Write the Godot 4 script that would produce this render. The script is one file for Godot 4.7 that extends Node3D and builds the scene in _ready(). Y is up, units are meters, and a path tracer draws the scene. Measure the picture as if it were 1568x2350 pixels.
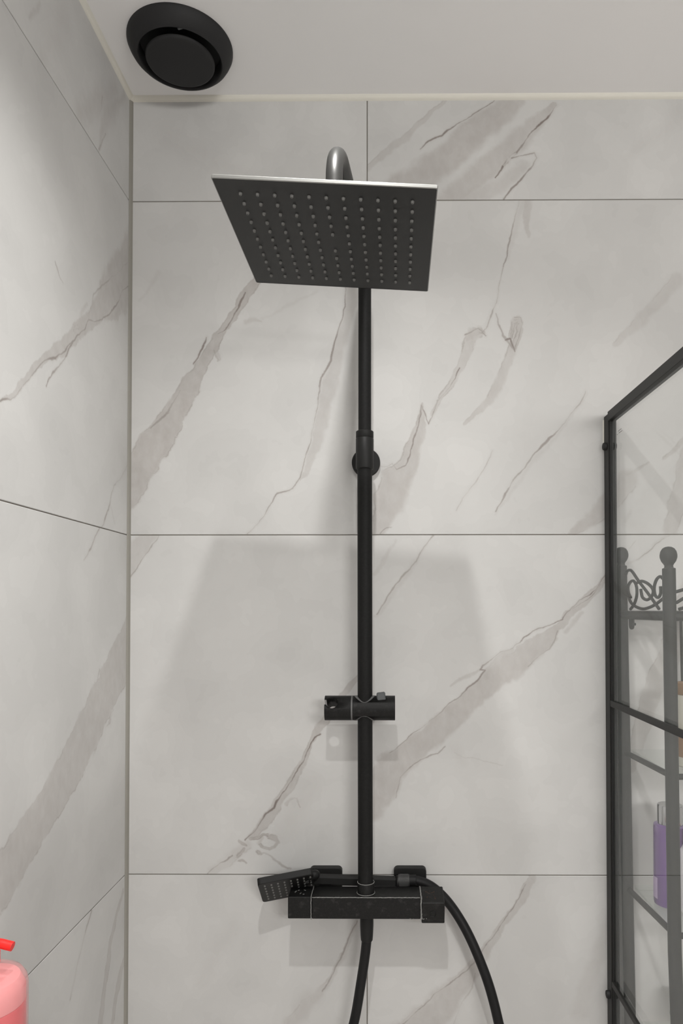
extends Node3D
# A tiled shower corner: black shower column, rain head, mixer, glass screen, rack behind the glass.
# x right along the back wall, y up, z out of the back wall towards the camera.

const F := 1620.0                       # focal length in pixels of the 1568 x 2350 frame
const CX := 871.66                      # where the lens axis meets the frame (the lens is shifted)
const CY := 1361.15
const EYE := Vector3(0, 1.674, 1.2517)
const XL := -0.4578                     # face of the left wall
const XJ := -0.0314                     # upright joint of the back wall
const CEIL := 2.588
const XROOM := 1.95
const ZROOM := 2.55
const LAMP := Color(1.0, 0.995, 0.985)

var turn := Basis()
var O := Vector3.ZERO                   # base of the thing being built; shapes are given in room coordinates
var M := {}
var rng := RandomNumberGenerator.new()


func _ready() -> void:
	rng.seed = 41
	# ---- camera
	turn = Basis.from_euler(Vector3(0.01791, 0.00727, -0.00031))
	var cam := Camera3D.new()
	cam.name = "camera"
	cam.projection = Camera3D.PROJECTION_FRUSTUM
	cam.near = 0.05
	cam.far = 50.0
	cam.size = 2350.0 / F * cam.near
	cam.frustum_offset = Vector2((784.0 - CX) / F, (CY - 1175.0) / F) * cam.near
	cam.transform = Transform3D(turn, EYE)
	add_child(cam)
	cam.current = true
	# ---- surroundings: a closed room, no sky
	var env := Environment.new()
	env.background_mode = Environment.BG_COLOR
	env.background_color = Color(0, 0, 0)
	env.tonemap_mode = Environment.TONE_MAPPER_LINEAR
	env.tonemap_exposure = 0.77
	env.sdfgi_enabled = true
	env.ssao_enabled = true
	env.ssil_enabled = true
	var we := WorldEnvironment.new()
	we.name = "surroundings"
	we.environment = env
	add_child(we)
	materials()
	# ---- lamps of the shower ceiling, then lamps added to fill the room
	spotlight(Vector3(-0.041, CEIL, 0.526), 0.92, 64.0, "recessed round ceiling spotlight above the square rain head")
	spotlight(Vector3(-0.055, CEIL, 1.06), 1.6, 61.0, "recessed round ceiling spotlight in the middle of the shower ceiling")
	spotlight(Vector3(0.1, CEIL, 2.0), 0.8, 60.0, "added unseen ceiling spotlight for fill light in front of the shower")  # added out of view, its light bounces off the floor
	spotlight(Vector3(1.25, CEIL, 1.35), 0.8, 60.0, "added unseen ceiling spotlight for fill light over the room outside the glass")  # added out of view to light the rest of the room
	fill_lamp(Vector3(0.75, 2.12, ZROOM), 2.25)  # added fill, no such lamp in view
	# ---- structure
	room()
	# ---- things
	shower_screen()
	vent()
	column()
	rain_head()
	handset_holder()
	mixer()
	hand_shower()
	hose()
	rack()
	soap()


# ------------------------------------------------------------------ pixels to points
func ray(px: float, py: float) -> Vector3:
	return turn * Vector3((px - CX) / F, -(py - CY) / F, -1.0)

func at_z(px: float, py: float, z: float) -> Vector3:
	var d := ray(px, py)
	return EYE + d * ((z - EYE.z) / d.z)

func at_x(px: float, py: float, x: float) -> Vector3:
	var d := ray(px, py)
	return EYE + d * ((x - EYE.x) / d.x)


# ------------------------------------------------------------------ shapes
func start() -> SurfaceTool:
	var st := SurfaceTool.new()
	st.begin(Mesh.PRIMITIVE_TRIANGLES)
	return st

func tri(st: SurfaceTool, a: Vector3, b: Vector3, c: Vector3, na: Vector3, nb: Vector3, nc: Vector3, ua := Vector2.ZERO, ub := Vector2.ZERO, uc := Vector2.ZERO) -> void:
	var n := (b - a).cross(c - a)
	if n.dot(na + nb + nc) > 0.0:
		var t := b
		b = c
		c = t
		t = nb
		nb = nc
		nc = t
		var u := ub
		ub = uc
		uc = u
	st.set_normal(na); st.set_uv(ua); st.add_vertex(a - O)
	st.set_normal(nb); st.set_uv(ub); st.add_vertex(b - O)
	st.set_normal(nc); st.set_uv(uc); st.add_vertex(c - O)

func quad(st: SurfaceTool, a: Vector3, b: Vector3, c: Vector3, d: Vector3, n: Vector3) -> void:
	tri(st, a, b, c, n, n, n)
	tri(st, a, c, d, n, n, n)

func box(st: SurfaceTool, xf: Transform3D, size: Vector3, bv := 0.001) -> void:
	var h := size * 0.5
	var vert := func(s: Array, axis: int) -> Vector3:
		var p := Vector3(s[0] * h.x, s[1] * h.y, s[2] * h.z)
		for k in 3:
			if k != axis:
				p[k] -= s[k] * bv
		return xf * p
	for i in 3:
		var j := (i + 1) % 3
		var k := (i + 2) % 3
		for s1 in [-1.0, 1.0]:
			var n := Vector3.ZERO
			n[i] = s1
			var c := []
			for q in [[-1.0, -1.0], [1.0, -1.0], [1.0, 1.0], [-1.0, 1.0]]:
				var s := [0.0, 0.0, 0.0]
				s[i] = s1
				s[j] = q[0]
				s[k] = q[1]
				c.append(vert.call(s, i))
			quad(st, c[0], c[1], c[2], c[3], xf.basis * n)
			for s2 in [-1.0, 1.0]:
				var sa := [0.0, 0.0, 0.0]
				sa[i] = s1
				sa[j] = s2
				sa[k] = -1.0
				var sb := sa.duplicate()
				sb[k] = 1.0
				var m := Vector3.ZERO
				m[i] = s1
				m[j] = s2
				quad(st, vert.call(sa, i), vert.call(sa, j), vert.call(sb, j), vert.call(sb, i), (xf.basis * m).normalized())
	for sx in [-1.0, 1.0]:
		for sy in [-1.0, 1.0]:
			for sz in [-1.0, 1.0]:
				var s := [sx, sy, sz]
				var n := (xf.basis * Vector3(sx, sy, sz)).normalized()
				tri(st, vert.call(s, 0), vert.call(s, 1), vert.call(s, 2), n, n, n)

func span(st: SurfaceTool, lo: Vector3, hi: Vector3, bv := 0.001) -> void:
	box(st, Transform3D(Basis(), (lo + hi) * 0.5), (hi - lo).abs(), bv)

func lathe(st: SurfaceTool, xf: Transform3D, prof: Array, n := 32) -> void:
	# profile of Vector2(radius, height) along the axis; soft where it bends little
	var segs := []
	var mid := Vector2.ZERO
	for p in prof:
		mid += p / prof.size()
	for i in prof.size() - 1:
		var d: Vector2 = prof[i + 1] - prof[i]
		segs.append(Vector2(d.y, -d.x).normalized())
	# an outline that runs upwards has its outside on the +x side
	for i in segs.size():
		var na: Vector2 = segs[i]
		var nb: Vector2 = segs[i]
		if i > 0 and segs[i - 1].dot(segs[i]) > 0.75:
			na = (segs[i - 1] + segs[i]).normalized()
		if i < segs.size() - 1 and segs[i + 1].dot(segs[i]) > 0.75:
			nb = (segs[i + 1] + segs[i]).normalized()
		for k in n:
			var a0 := TAU * k / n
			var a1 := TAU * (k + 1) / n
			var p := []
			var q := []
			for e in [[prof[i], na, a0], [prof[i + 1], nb, a0], [prof[i + 1], nb, a1], [prof[i], na, a1]]:
				var r: Vector2 = e[0]
				var m: Vector2 = e[1]
				p.append(xf * Vector3(r.x * cos(e[2]), r.y, r.x * sin(e[2])))
				q.append((xf.basis * Vector3(m.x * cos(e[2]), m.y, m.x * sin(e[2]))).normalized())
			if prof[i + 1].x > 1e-6:
				tri(st, p[0], p[1], p[2], q[0], q[1], q[2])
			if prof[i].x > 1e-6:
				tri(st, p[0], p[2], p[3], q[0], q[2], q[3])

func upright(at: Vector3) -> Transform3D:
	return Transform3D(Basis(), at)

func along(a: Vector3, b: Vector3) -> Transform3D:
	# y axis from a to b
	var y := (b - a).normalized()
	var x := y.cross(Vector3(0, 0, 1) if absf(y.z) < 0.9 else Vector3(1, 0, 0)).normalized()
	return Transform3D(Basis(x, y, x.cross(y)), a)

func rod(st: SurfaceTool, a: Vector3, b: Vector3, r: float, n := 20, bv := 0.0006) -> void:
	var l := a.distance_to(b)
	lathe(st, along(a, b), [Vector2(0, 0), Vector2(r - bv, 0), Vector2(r, bv), Vector2(r, l - bv), Vector2(r - bv, l), Vector2(0, l)], n)

func tube(st: SurfaceTool, pts: Array, r: float, n := 16) -> void:
	var x := Vector3.ZERO
	var rings := []
	for i in pts.size():
		var t: Vector3 = (pts[mini(i + 1, pts.size() - 1)] - pts[maxi(i - 1, 0)]).normalized()
		if i == 0:
			x = t.cross(Vector3(0, 0, 1) if absf(t.z) < 0.9 else Vector3(1, 0, 0)).normalized()
		x = (x - t * x.dot(t)).normalized()
		var y := t.cross(x)
		var ring := []
		for k in n:
			var a := TAU * k / n
			ring.append(x * cos(a) + y * sin(a))
		rings.append(ring)
	for i in pts.size() - 1:
		for k in n:
			var l := (k + 1) % n
			var n0: Vector3 = rings[i][k]
			var n1: Vector3 = rings[i][l]
			var n2: Vector3 = rings[i + 1][l]
			var n3: Vector3 = rings[i + 1][k]
			var a: Vector3 = pts[i]
			var b: Vector3 = pts[i + 1]
			tri(st, a + n0 * r, a + n1 * r, b + n2 * r, n0, n1, n2)
			tri(st, a + n0 * r, b + n2 * r, b + n3 * r, n0, n2, n3)
	for e in [0, pts.size() - 1]:
		var t: Vector3 = (pts[1] - pts[0]).normalized() * -1.0 if e == 0 else (pts[e] - pts[e - 1]).normalized()
		for k in n:
			tri(st, pts[e], pts[e] + rings[e][k] * r, pts[e] + rings[e][(k + 1) % n] * r, t, t, t)

func smooth(pts: Array, n := 8) -> Array:
	var out := []
	for i in pts.size() - 1:
		var a: Vector3 = pts[maxi(i - 1, 0)]
		var b: Vector3 = pts[i]
		var c: Vector3 = pts[i + 1]
		var d: Vector3 = pts[mini(i + 2, pts.size() - 1)]
		for k in n:
			out.append(b.cubic_interpolate(c, a, d, float(k) / n))
	out.append(pts[-1])
	return out

func rounded(w: float, h: float, r: float, n := 5) -> PackedVector2Array:
	var out := PackedVector2Array()
	for c in [[1, 1, 0.0], [-1, 1, PI / 2], [-1, -1, PI], [1, -1, 1.5 * PI]]:
		for k in n + 1:
			var a: float = c[2] + PI / 2 * k / n
			out.append(Vector2(c[0] * (w / 2 - r) + r * cos(a), c[1] * (h / 2 - r) + r * sin(a)))
	return out

func plate(st: SurfaceTool, xf: Transform3D, poly: PackedVector2Array, depth: float, bv := 0.001) -> void:
	# outline in xf's x and y, from z = 0 to z = depth, the front rim chamfered
	var inner := PackedVector2Array()
	var mid := Vector2.ZERO
	for p in poly:
		mid += p / poly.size()
	for p in poly:
		inner.append(p - (p - mid).normalized() * bv)
	var flat := Geometry2D.triangulate_polygon(poly)
	for side in [0, 1]:
		var n: Vector3 = xf.basis.z.normalized() * (1.0 if side else -1.0)
		var z := depth if side else 0.0
		for t in range(0, flat.size(), 3):
			var v := []
			for e in 3:
				var p: Vector2 = inner[flat[t + e]] if side else poly[flat[t + e]]
				v.append(xf * Vector3(p.x, p.y, z))
			tri(st, v[0], v[1], v[2], n, n, n)
	var m := poly.size()
	for i in m:
		var j := (i + 1) % m
		var nn: Vector2 = (poly[j] - poly[i]).orthogonal().normalized()
		if nn.dot((poly[i] + poly[j]) / 2 - mid) < 0:
			nn = -nn
		var n3 := (xf.basis * Vector3(nn.x, nn.y, 0)).normalized()
		var nc := (n3 + xf.basis.z.normalized()).normalized()
		var a := xf * Vector3(poly[i].x, poly[i].y, 0)
		var b := xf * Vector3(poly[j].x, poly[j].y, 0)
		var c := xf * Vector3(poly[j].x, poly[j].y, depth - bv)
		var d := xf * Vector3(poly[i].x, poly[i].y, depth - bv)
		quad(st, a, b, c, d, n3)
		quad(st, d, c, xf * Vector3(inner[j].x, inner[j].y, depth), xf * Vector3(inner[i].x, inner[i].y, depth), nc)

func part(parent: Node, called: String, st: SurfaceTool, m: Material) -> MeshInstance3D:
	var o := MeshInstance3D.new()
	o.name = called
	st.index()
	o.mesh = st.commit()
	o.mesh.surface_set_material(0, m)
	parent.add_child(o, true)
	return o

func copy_of(src: MeshInstance3D, parent: Node, called: String, xf: Transform3D) -> MeshInstance3D:
	var o := MeshInstance3D.new()
	o.name = called
	o.mesh = src.mesh
	o.transform = xf
	parent.add_child(o, true)
	return o

func thing(called: String, base: Vector3, label: String, category: String, group := "") -> Node3D:
	var o := Node3D.new()
	o.name = called
	var k := 0
	while has_node(NodePath(String(o.name))):
		k += 1
		o.name = "%s_%03d" % [called, k]
	o.position = base
	o.set_meta("label", label)
	o.set_meta("category", category)
	if group:
		o.set_meta("group", group)
	add_child(o)
	O = base
	return o

func structure(called: String, st: SurfaceTool, m: Material) -> MeshInstance3D:
	var o := part(self, called, st, m)
	o.set_meta("kind", "structure")
	return o


# ------------------------------------------------------------------ materials
func mat(c: Color, rough := 0.5, metal := 0.0, spec := 0.5) -> StandardMaterial3D:
	var m := StandardMaterial3D.new()
	m.albedo_color = c
	m.roughness = rough
	m.metallic = metal
	m.metallic_specular = spec
	return m

func speckled(base: float, spots: int, bright: float, seed_: int, smear := 0.0) -> ImageTexture:
	var g := RandomNumberGenerator.new()
	g.seed = seed_
	var n := FastNoiseLite.new()
	n.seed = seed_
	n.frequency = 0.018
	n.fractal_octaves = 5
	var s := 384
	var im := Image.create(s, s, false, Image.FORMAT_RGB8)
	for y in s:
		for x in s:
			var v := base * (1.0 + 0.25 * n.get_noise_2d(x * 3.0, y * 3.0))
			if smear > 0.0:
				v += smear * smoothstep(0.18, 0.6, n.get_noise_2d(x, y + 900.0)) * (0.5 + 0.5 * g.randf())
			im.set_pixel(x, y, Color(v, v, v * 0.985))
	for k in spots:
		var x := g.randi_range(0, s - 2)
		var y := g.randi_range(0, s - 2)
		var v := base + bright * g.randf() * g.randf()
		im.set_pixel(x, y, Color(v, v, v * 0.97))
		if g.randf() < 0.25:
			im.set_pixel(x + 1, y, Color(v, v, v * 0.97))
	return ImageTexture.create_from_image(im)

func triplanar(m: StandardMaterial3D, t: Texture2D, scale: float) -> StandardMaterial3D:
	m.albedo_texture = t
	m.uv1_triplanar = true
	m.uv1_scale = Vector3.ONE * scale
	return m

func materials() -> void:
	M.black = mat(Color(0.11, 0.11, 0.108), 0.52, 0.0, 0.35)
	M.ferrule = mat(Color(0.22, 0.22, 0.22), 0.5)
	M.pipe = triplanar(mat(Color.WHITE, 0.58, 0.0, 0.3), speckled(0.1, 2600, 0.25, 3), 8.0)
	M.valve = triplanar(mat(Color.WHITE, 0.5, 0.0, 0.35), speckled(0.088, 5200, 0.34, 9, 0.1), 9.0)
	M.arm = mat(Color(0.3, 0.3, 0.295), 0.4, 0.6)  # lighter than the pipe: strong lamp light put into the colour
	M.rim = mat(Color(0.6, 0.6, 0.59), 0.42, 0.9)
	M.head = mat(Color(0.15, 0.15, 0.147), 0.5, 0.0, 0.4)
	M.rubber = mat(Color(0.46, 0.46, 0.45), 0.6)
	M.scale_line = triplanar(mat(Color.WHITE, 0.9), speckled(0.5, 9000, 0.5, 5, 0.2), 14.0)
	M.seal = mat(Color(0.4, 0.4, 0.4), 0.6)
	M.lever = mat(Color(0.33, 0.34, 0.345), 0.6)
	M.hose = mat(Color(0.095, 0.095, 0.097), 0.5, 0.0, 0.35)
	M.frame = mat(Color(0.13, 0.13, 0.125), 0.5, 0.0, 0.4)
	M.gasket = mat(Color(0.07, 0.07, 0.07), 0.6)
	M.plastic_black = mat(Color(0.15, 0.15, 0.153), 0.62, 0.0, 0.4)
	M.gap = mat(Color(0.06, 0.06, 0.06), 0.7)
	M.iron = mat(Color(0.13, 0.128, 0.122), 0.55, 0.0, 0.4)
	M.grout = mat(Color(0.5, 0.48, 0.45), 0.9)
	M.grout_corner = mat(Color(0.56, 0.55, 0.52), 0.5)
	M.cream = mat(Color(0.9, 0.89, 0.85), 0.5)
	M.chrome = mat(Color(0.78, 0.78, 0.79), 0.1, 1.0)
	M.plaster = mat(Color(0.965, 0.962, 0.958), 0.85)
	M.paint = mat(Color(0.9, 0.895, 0.89), 0.85)
	M.floor_tile = mat(Color(0.93, 0.9, 0.885), 0.5)
	var g := mat(Color(0.72, 0.78, 0.75, 0.03), 0.02, 0.0, 0.36)
	g.transparency = BaseMaterial3D.TRANSPARENCY_ALPHA
	M.glass = g
	var gs := mat(Color(0.6, 0.75, 0.68, 0.07), 0.02)
	gs.transparency = BaseMaterial3D.TRANSPARENCY_ALPHA
	M.shelf_glass = gs

# ------------------------------------------------------------------ lamps
func spotlight(at: Vector3, energy: float, angle: float, label: String) -> void:
	var o := thing("ceiling_spotlight", at, label, "spotlight")
	var st := start()
	lathe(st, upright(at), [Vector2(0.030, -0.0035), Vector2(0.040, -0.005), Vector2(0.043, -0.003), Vector2(0.044, 0.0)], 40)
	part(o, "bezel", st, mat(Color(0.9, 0.9, 0.9), 0.4))
	st = start()
	lathe(st, upright(at), [Vector2(0, -0.0022), Vector2(0.030, -0.0022)], 32)
	part(o, "lamp_lens", st, glowing())
	var l := SpotLight3D.new()
	l.name = "lamp_light"
	l.light_color = LAMP
	l.light_energy = energy
	l.light_size = 0.015
	l.spot_range = 8.0
	l.spot_attenuation = 2.0
	l.spot_angle = angle
	l.spot_angle_attenuation = 1.0
	l.shadow_enabled = true
	l.position = Vector3(0, -0.0075, 0)
	l.rotation.x = -PI / 2
	o.add_child(l)

func glowing() -> StandardMaterial3D:
	var glow := mat(Color(0.95, 0.94, 0.9), 0.5)
	glow.emission_enabled = true
	glow.emission = Color(1.0, 0.96, 0.92)
	glow.emission_energy_multiplier = 1.5
	return glow

func fill_lamp(at: Vector3, energy: float) -> void:
	# added unseen lamp behind the camera, fill light for ceiling and walls
	var o := thing("added_fill_lamp", at, "added unseen fill lamp on the painted wall facing the shower", "wall lamp")
	var st := start()
	span(st, at + Vector3(-0.38, -0.17, -0.03), at + Vector3(0.38, 0.17, -0.0005), 0.004)
	part(o, "back_plate", st, M.chrome)
	st = start()
	span(st, at + Vector3(-0.36, -0.15, -0.055), at + Vector3(0.36, 0.15, -0.03), 0.004)
	part(o, "lamp_diffuser", st, glowing())
	var l := AreaLight3D.new()
	l.name = "lamp_light"
	l.area_size = Vector2(0.72, 0.3)
	l.light_color = LAMP
	l.light_energy = energy
	l.area_range = 8.0
	l.area_attenuation = 2.0
	l.shadow_enabled = true
	l.position = Vector3(0, 0, -0.06)
	o.add_child(l)


# ------------------------------------------------------------------ marble
# Each vein: crop origin and scale it was read at, points [x, y, half width], how grey its body is, how dark its right and left edges are, how soft it is.
const CROPS := {
	"a": [290.0, 600.0, 1.4255], "b": [290.0, 1200.0, 1.4255], "c": [0.0, 1700.0, 1.128], "d": [900.0, 1200.0, 2.044], "t": [290.0, 210.0, 1.2269],
	"p": [0.0, 0.0, 4.7], "q": [0.0, 500.0, 2.9375], "r": [0.0, 1200.0, 2.0435], "s": [1360.0, 780.0, 5.11], "e": [400.0, 1540.0, 1.948], "g": [840.0, 660.0, 1.629], "u": [1360.0, 1220.0, 4.894],
}
var veins := {
	"back_1_0": [["t", [[14, 106, 3], [45, 112, 2]], 0.25, 0.0, 0.0, 1.0], ["t", [[120, 120, 60], [240, 190, 40], [330, 240, 30]], 0.1, 0.0, 0.0, 1.0]],
	"back_1_1": [
		["t", [[1090, 20, 38], [1050, 60, 44], [985, 110, 48], [900, 190, 50], [800, 260, 55], [700, 330, 60]], 0.62, 0.0, 0.0, 0.45],
		["t", [[1035, 25, 2.5], [985, 60, 2.5], [940, 88, 3], [890, 122, 3], [850, 140, 3], [828, 162, 2]], 0.0, 0.9, 0.9, 1.0],
		["t", [[900, 25, 7], [850, 65, 8], [825, 90, 10], [785, 132, 14], [730, 175, 14], [680, 215, 12]], 0.4, 0.25, 0.0, 0.6],
		["t", [[1208, 35, 8], [1180, 62, 18], [1120, 120, 34], [1060, 180, 40], [980, 250, 42], [890, 320, 34]], 0.5, 0.0, 0.0, 0.5],
		["t", [[1213, 38, 3], [1200, 60, 3], [1160, 95, 2.5], [1130, 125, 3], [1100, 172, 4], [1085, 192, 7], [1060, 212, 4], [1038, 245, 2]], 0.0, 0.9, 0.9, 1.0],
		["t", [[1088, 190, 3], [1120, 180, 2.5], [1150, 172, 3], [1156, 186, 3], [1128, 228, 3], [1100, 262, 3], [1085, 275, 3], [1062, 303, 2.5]], 0.0, 0.7, 0.7, 1.0],
		["t", [[1120, 210, 20], [1060, 260, 28], [960, 310, 24]], 0.35, 0.0, 0.0, 0.8],
		["t", [[1330, 180, 3], [1400, 225, 2]], 0.15, 0.0, 0.0, 1.0], ["t", [[1600, 40, 40], [1480, 130, 34], [1400, 190, 12]], 0.08, 0.0, 0.0, 1.0],
	],
	"back_2_0": [
		["a", [[460, 10, 18], [428, 62, 17], [390, 112, 17], [350, 182, 17], [310, 232, 14], [283, 276, 22], [250, 330, 24], [200, 425, 36], [130, 545, 50], [60, 650, 62], [-20, 760, 70]], 0.72, 0.35, 0.4, 0.25],
		["a", [[390, 105, 3], [368, 145, 4], [345, 195, 4], [325, 225, 3], [300, 237, 2]], 0.0, 0.8, 0.8, 1.0],
		["a", [[262, 250, 3], [246, 285, 3], [225, 325, 3], [218, 335, 1.5]], 0.0, 0.8, 0.8, 1.0],
		["a", [[290, 285, 10], [305, 320, 6], [300, 328, 2]], 0.45, 0.4, 0.0, 0.6],
		["a", [[180, 420, 4], [165, 445, 4], [130, 500, 4], [80, 545, 3]], 0.0, 0.35, 0.35, 1.0],
		["a", [[390, 200, 10], [420, 192, 12], [440, 198, 5]], 0.4, 0.0, 0.0, 0.9],
		["a", [[440, 190, 6], [520, 150, 8], [620, 100, 6]], 0.16, 0.0, 0.0, 1.0],
		["a", [[740, 60, 20], [735, 150, 22], [708, 240, 24], [682, 340, 26], [662, 420, 30], [645, 500, 28], [628, 570, 24], [608, 640, 18], [590, 690, 10], [572, 715, 4]], 0.42, 0.0, 0.0, 0.5],
		["a", [[722, 50, 2], [716, 150, 2.5], [692, 230, 3], [668, 325, 3.5], [640, 382, 3.5], [625, 480, 3.5], [606, 570, 3], [588, 645, 3], [570, 710, 3], [545, 742, 3.5], [495, 758, 3], [452, 830, 2.5], [398, 893, 3]], 0.0, 0.62, 0.62, 1.0],
		["a", [[110, 40, 14], [45, 130, 6]], 0.15, 0.0, 0.0, 1.0],
	],
	"back_2_1": [
		["a", [[1285, -205, 3], [1272, -140, 3], [1260, -91, 3], [1244, -20, 2.5], [1232, 24, 2.5], [1222, 75, 2.5], [1213, 125, 3], [1196, 172, 4], [1180, 218, 4], [1160, 235, 3]], 0.0, 0.55, 0.55, 1.0],
		["a", [[1312, -205, 16], [1310, -140, 13], [1314, -80, 8]], 0.4, 0.0, 0.0, 0.6],
		["a", [[1300, -205, 20], [1275, -110, 18], [1246, -10, 7]], 0.18, 0.0, 0.0, 0.8],
		["a", [[1152, 228, 22], [1130, 252, 24], [1112, 300, 20], [1090, 350, 18], [1060, 405, 14], [1022, 450, 9], [1003, 505, 8]], 0.42, 0.4, 0.3, 0.5],
		["a", [[972, 468, 4], [962, 530, 18], [948, 590, 26], [925, 650, 36], [885, 720, 62], [860, 790, 58], [835, 860, 36], [815, 905, 14]], 0.6, 0.35, 0.0, 0.35],
		["a", [[805, 660, 3], [838, 672, 4], [858, 668, 3.5], [870, 658, 3], [884, 680, 5], [910, 668, 4], [930, 632, 3], [948, 560, 3], [968, 472, 4], [978, 500, 3], [988, 532, 3], [1003, 510, 4], [1016, 455, 6], [1040, 432, 3], [1062, 405, 2.5], [1090, 350, 2]], 0.0, 0.7, 0.7, 1.0],
		["a", [[830, 888, 3], [850, 874, 3], [870, 870, 2]], 0.0, 0.6, 0.6, 1.0],
		["a", [[1212, 172, 3], [1218, 205, 3], [1232, 242, 3.5], [1250, 262, 4], [1270, 290, 5], [1284, 250, 3], [1296, 210, 2.5], [1290, 186, 3], [1272, 182, 3]], 0.0, 0.42, 0.42, 1.0],
		["a", [[1276, 192, 18], [1280, 225, 22], [1268, 265, 18], [1242, 340, 18], [1218, 405, 20], [1190, 455, 17], [1150, 492, 12], [1105, 535, 5]], 0.45, 0.35, 0.0, 0.5],
		["a", [[1502, 425, 3], [1482, 462, 4], [1440, 520, 3], [1415, 552, 3], [1385, 578, 4], [1340, 625, 3.5], [1300, 680, 4], [1272, 708, 4], [1240, 762, 3.5], [1212, 820, 2.5]], 0.0, 0.55, 0.55, 1.0],
		["a", [[1505, 430, 5], [1420, 560, 9], [1330, 655, 12], [1240, 780, 9], [1210, 830, 4]], 0.18, 0.0, 0.0, 1.0],
		["a", [[1200, 620, 3], [1160, 695, 4], [1132, 732, 4], [1098, 775, 4], [1080, 815, 2.5]], 0.25, 0.4, 0.4, 1.0],
		["a", [[1640, 715, 40], [1580, 790, 42], [1520, 845, 34], [1452, 897, 10]], 0.5, 0.0, 0.35, 0.5],
		["s", [[1150, 1080, 30], [1063, 1190, 45], [960, 1300, 40], [830, 1385, 20]], 0.5, 0.4, 0.0, 0.8],
		["s", [[650, 1440, 15], [520, 1530, 25], [400, 1620, 40], [330, 1720, 50]], 0.45, 0.3, 0.0, 0.8],
		["s", [[560, 1830, 12], [450, 2000, 26], [370, 2140, 34]], 0.22, 0.0, 0.0, 0.9],
		["g", [[388, 190, 18], [402, 168, 24], [425, 158, 14], [444, 168, 5]], 0.6, 0.35, 0.35, 0.6], ["g", [[372, 178, 4], [388, 172, 4], [402, 160, 4], [418, 150, 4], [432, 160, 4], [446, 178, 4]], 0.0, 0.6, 0.6, 1.0],
		["g", [[540, 185, 10], [556, 128, 12], [576, 128, 12], [578, 165, 14], [562, 205, 16], [554, 232, 6]], 0.55, 0.5, 0.3, 0.6], ["g", [[525, 195, 4], [540, 190, 4], [550, 215, 5], [556, 238, 4]], 0.0, 0.8, 0.8, 1.0],
		["a", [[1800, 60, 30], [1690, 190, 26], [1600, 270, 12]], 0.3, 0.2, 0.0, 0.6], ["a", [[2050, 20, 24], [1950, 330, 34], [1850, 620, 40], [1780, 880, 30]], 0.5, 0.3, 0.4, 0.4],
	],
	"back_3_0": [
		["b", [[118, 20, 2.5], [96, 60, 3], [62, 108, 3], [40, 140, 3], [12, 178, 3]], 0.0, 0.5, 0.5, 1.0],
		["b", [[80, 20, 34], [45, 80, 36], [0, 150, 30]], 0.42, 0.0, 0.0, 0.3],
		["e", [[830, 25, 14], [790, 70, 16], [735, 130, 17], [690, 190, 20], [650, 255, 22], [615, 320, 13], [588, 385, 16], [560, 440, 20], [520, 505, 24], [480, 565, 26], [440, 630, 26], [395, 690, 26], [345, 745, 12]], 0.62, 0.25, 0.25, 0.45],
		["e", [[655, 285, 3.5], [630, 300, 3.5], [612, 330, 3.5], [592, 375, 4.5], [565, 425, 4.5], [528, 482, 4], [490, 540, 4], [462, 580, 5], [448, 612, 5.5], [408, 645, 5], [385, 680, 5], [362, 715, 5], [322, 755, 4]], 0.0, 0.85, 0.85, 1.0],
		["e", [[500, 600, 10], [525, 575, 10], [548, 572, 5], [572, 608, 3]], 0.4, 0.3, 0.0, 0.8],
		["e", [[600, 520, 90], [540, 640, 100], [480, 740, 80]], 0.13, 0.0, 0.0, 1.0],
		["e", [[345, 752, 8], [372, 742, 8], [402, 730, 7], [425, 728, 9]], 0.75, 0.5, 0.3, 0.6],
		["e", [[428, 735, 16], [452, 748, 20], [470, 772, 12], [455, 792, 9], [428, 800, 8], [400, 792, 8], [382, 770, 7]], 0.75, 0.45, 0.3, 0.6],
		["e", [[395, 745, 14], [380, 765, 12]], 0.5, 0.0, 0.0, 0.8],
		["e", [[290, 765, 8], [312, 772, 9], [330, 776, 5]], 0.75, 0.4, 0.3, 0.7], ["e", [[318, 790, 5], [302, 815, 9], [285, 828, 8]], 0.7, 0.4, 0.3, 0.7],
		["e", [[290, 852, 5], [312, 845, 8], [326, 862, 5]], 0.7, 0.4, 0.3, 0.7], ["e", [[368, 800, 6], [378, 812, 9], [390, 822, 5]], 0.7, 0.4, 0.3, 0.7],
		["e", [[395, 818, 5], [425, 835, 5], [452, 850, 6], [480, 864, 5], [518, 884, 3]], 0.6, 0.3, 0.3, 0.7],
		["e", [[335, 770, 24], [290, 810, 30], [230, 860, 34], [170, 900, 24]], 0.28, 0.0, 0.15, 0.8],
		["e", [[262, 825, 4], [240, 838, 5], [200, 866, 4], [172, 890, 5], [150, 905, 4]], 0.0, 0.55, 0.55, 1.0],
		["e", [[240, 570, 8], [200, 620, 8], [150, 670, 5]], 0.12, 0.0, 0.0, 1.0],
	],
	"back_3_1": [
		["b", [[1004, 40, 2.5], [982, 66, 3], [970, 84, 3], [945, 128, 3.5], [918, 160, 3], [885, 200, 3], [850, 252, 2.5], [818, 300, 2.5]], 0.0, 0.4, 0.4, 1.0],
		["b", [[990, 55, 5], [930, 150, 13], [870, 240, 12], [815, 310, 9]], 0.22, 0.0, 0.0, 0.8],
		["b", [[880, 55, 5], [850, 110, 11], [815, 165, 9]], 0.22, 0.0, 0.0, 0.8],
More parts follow.
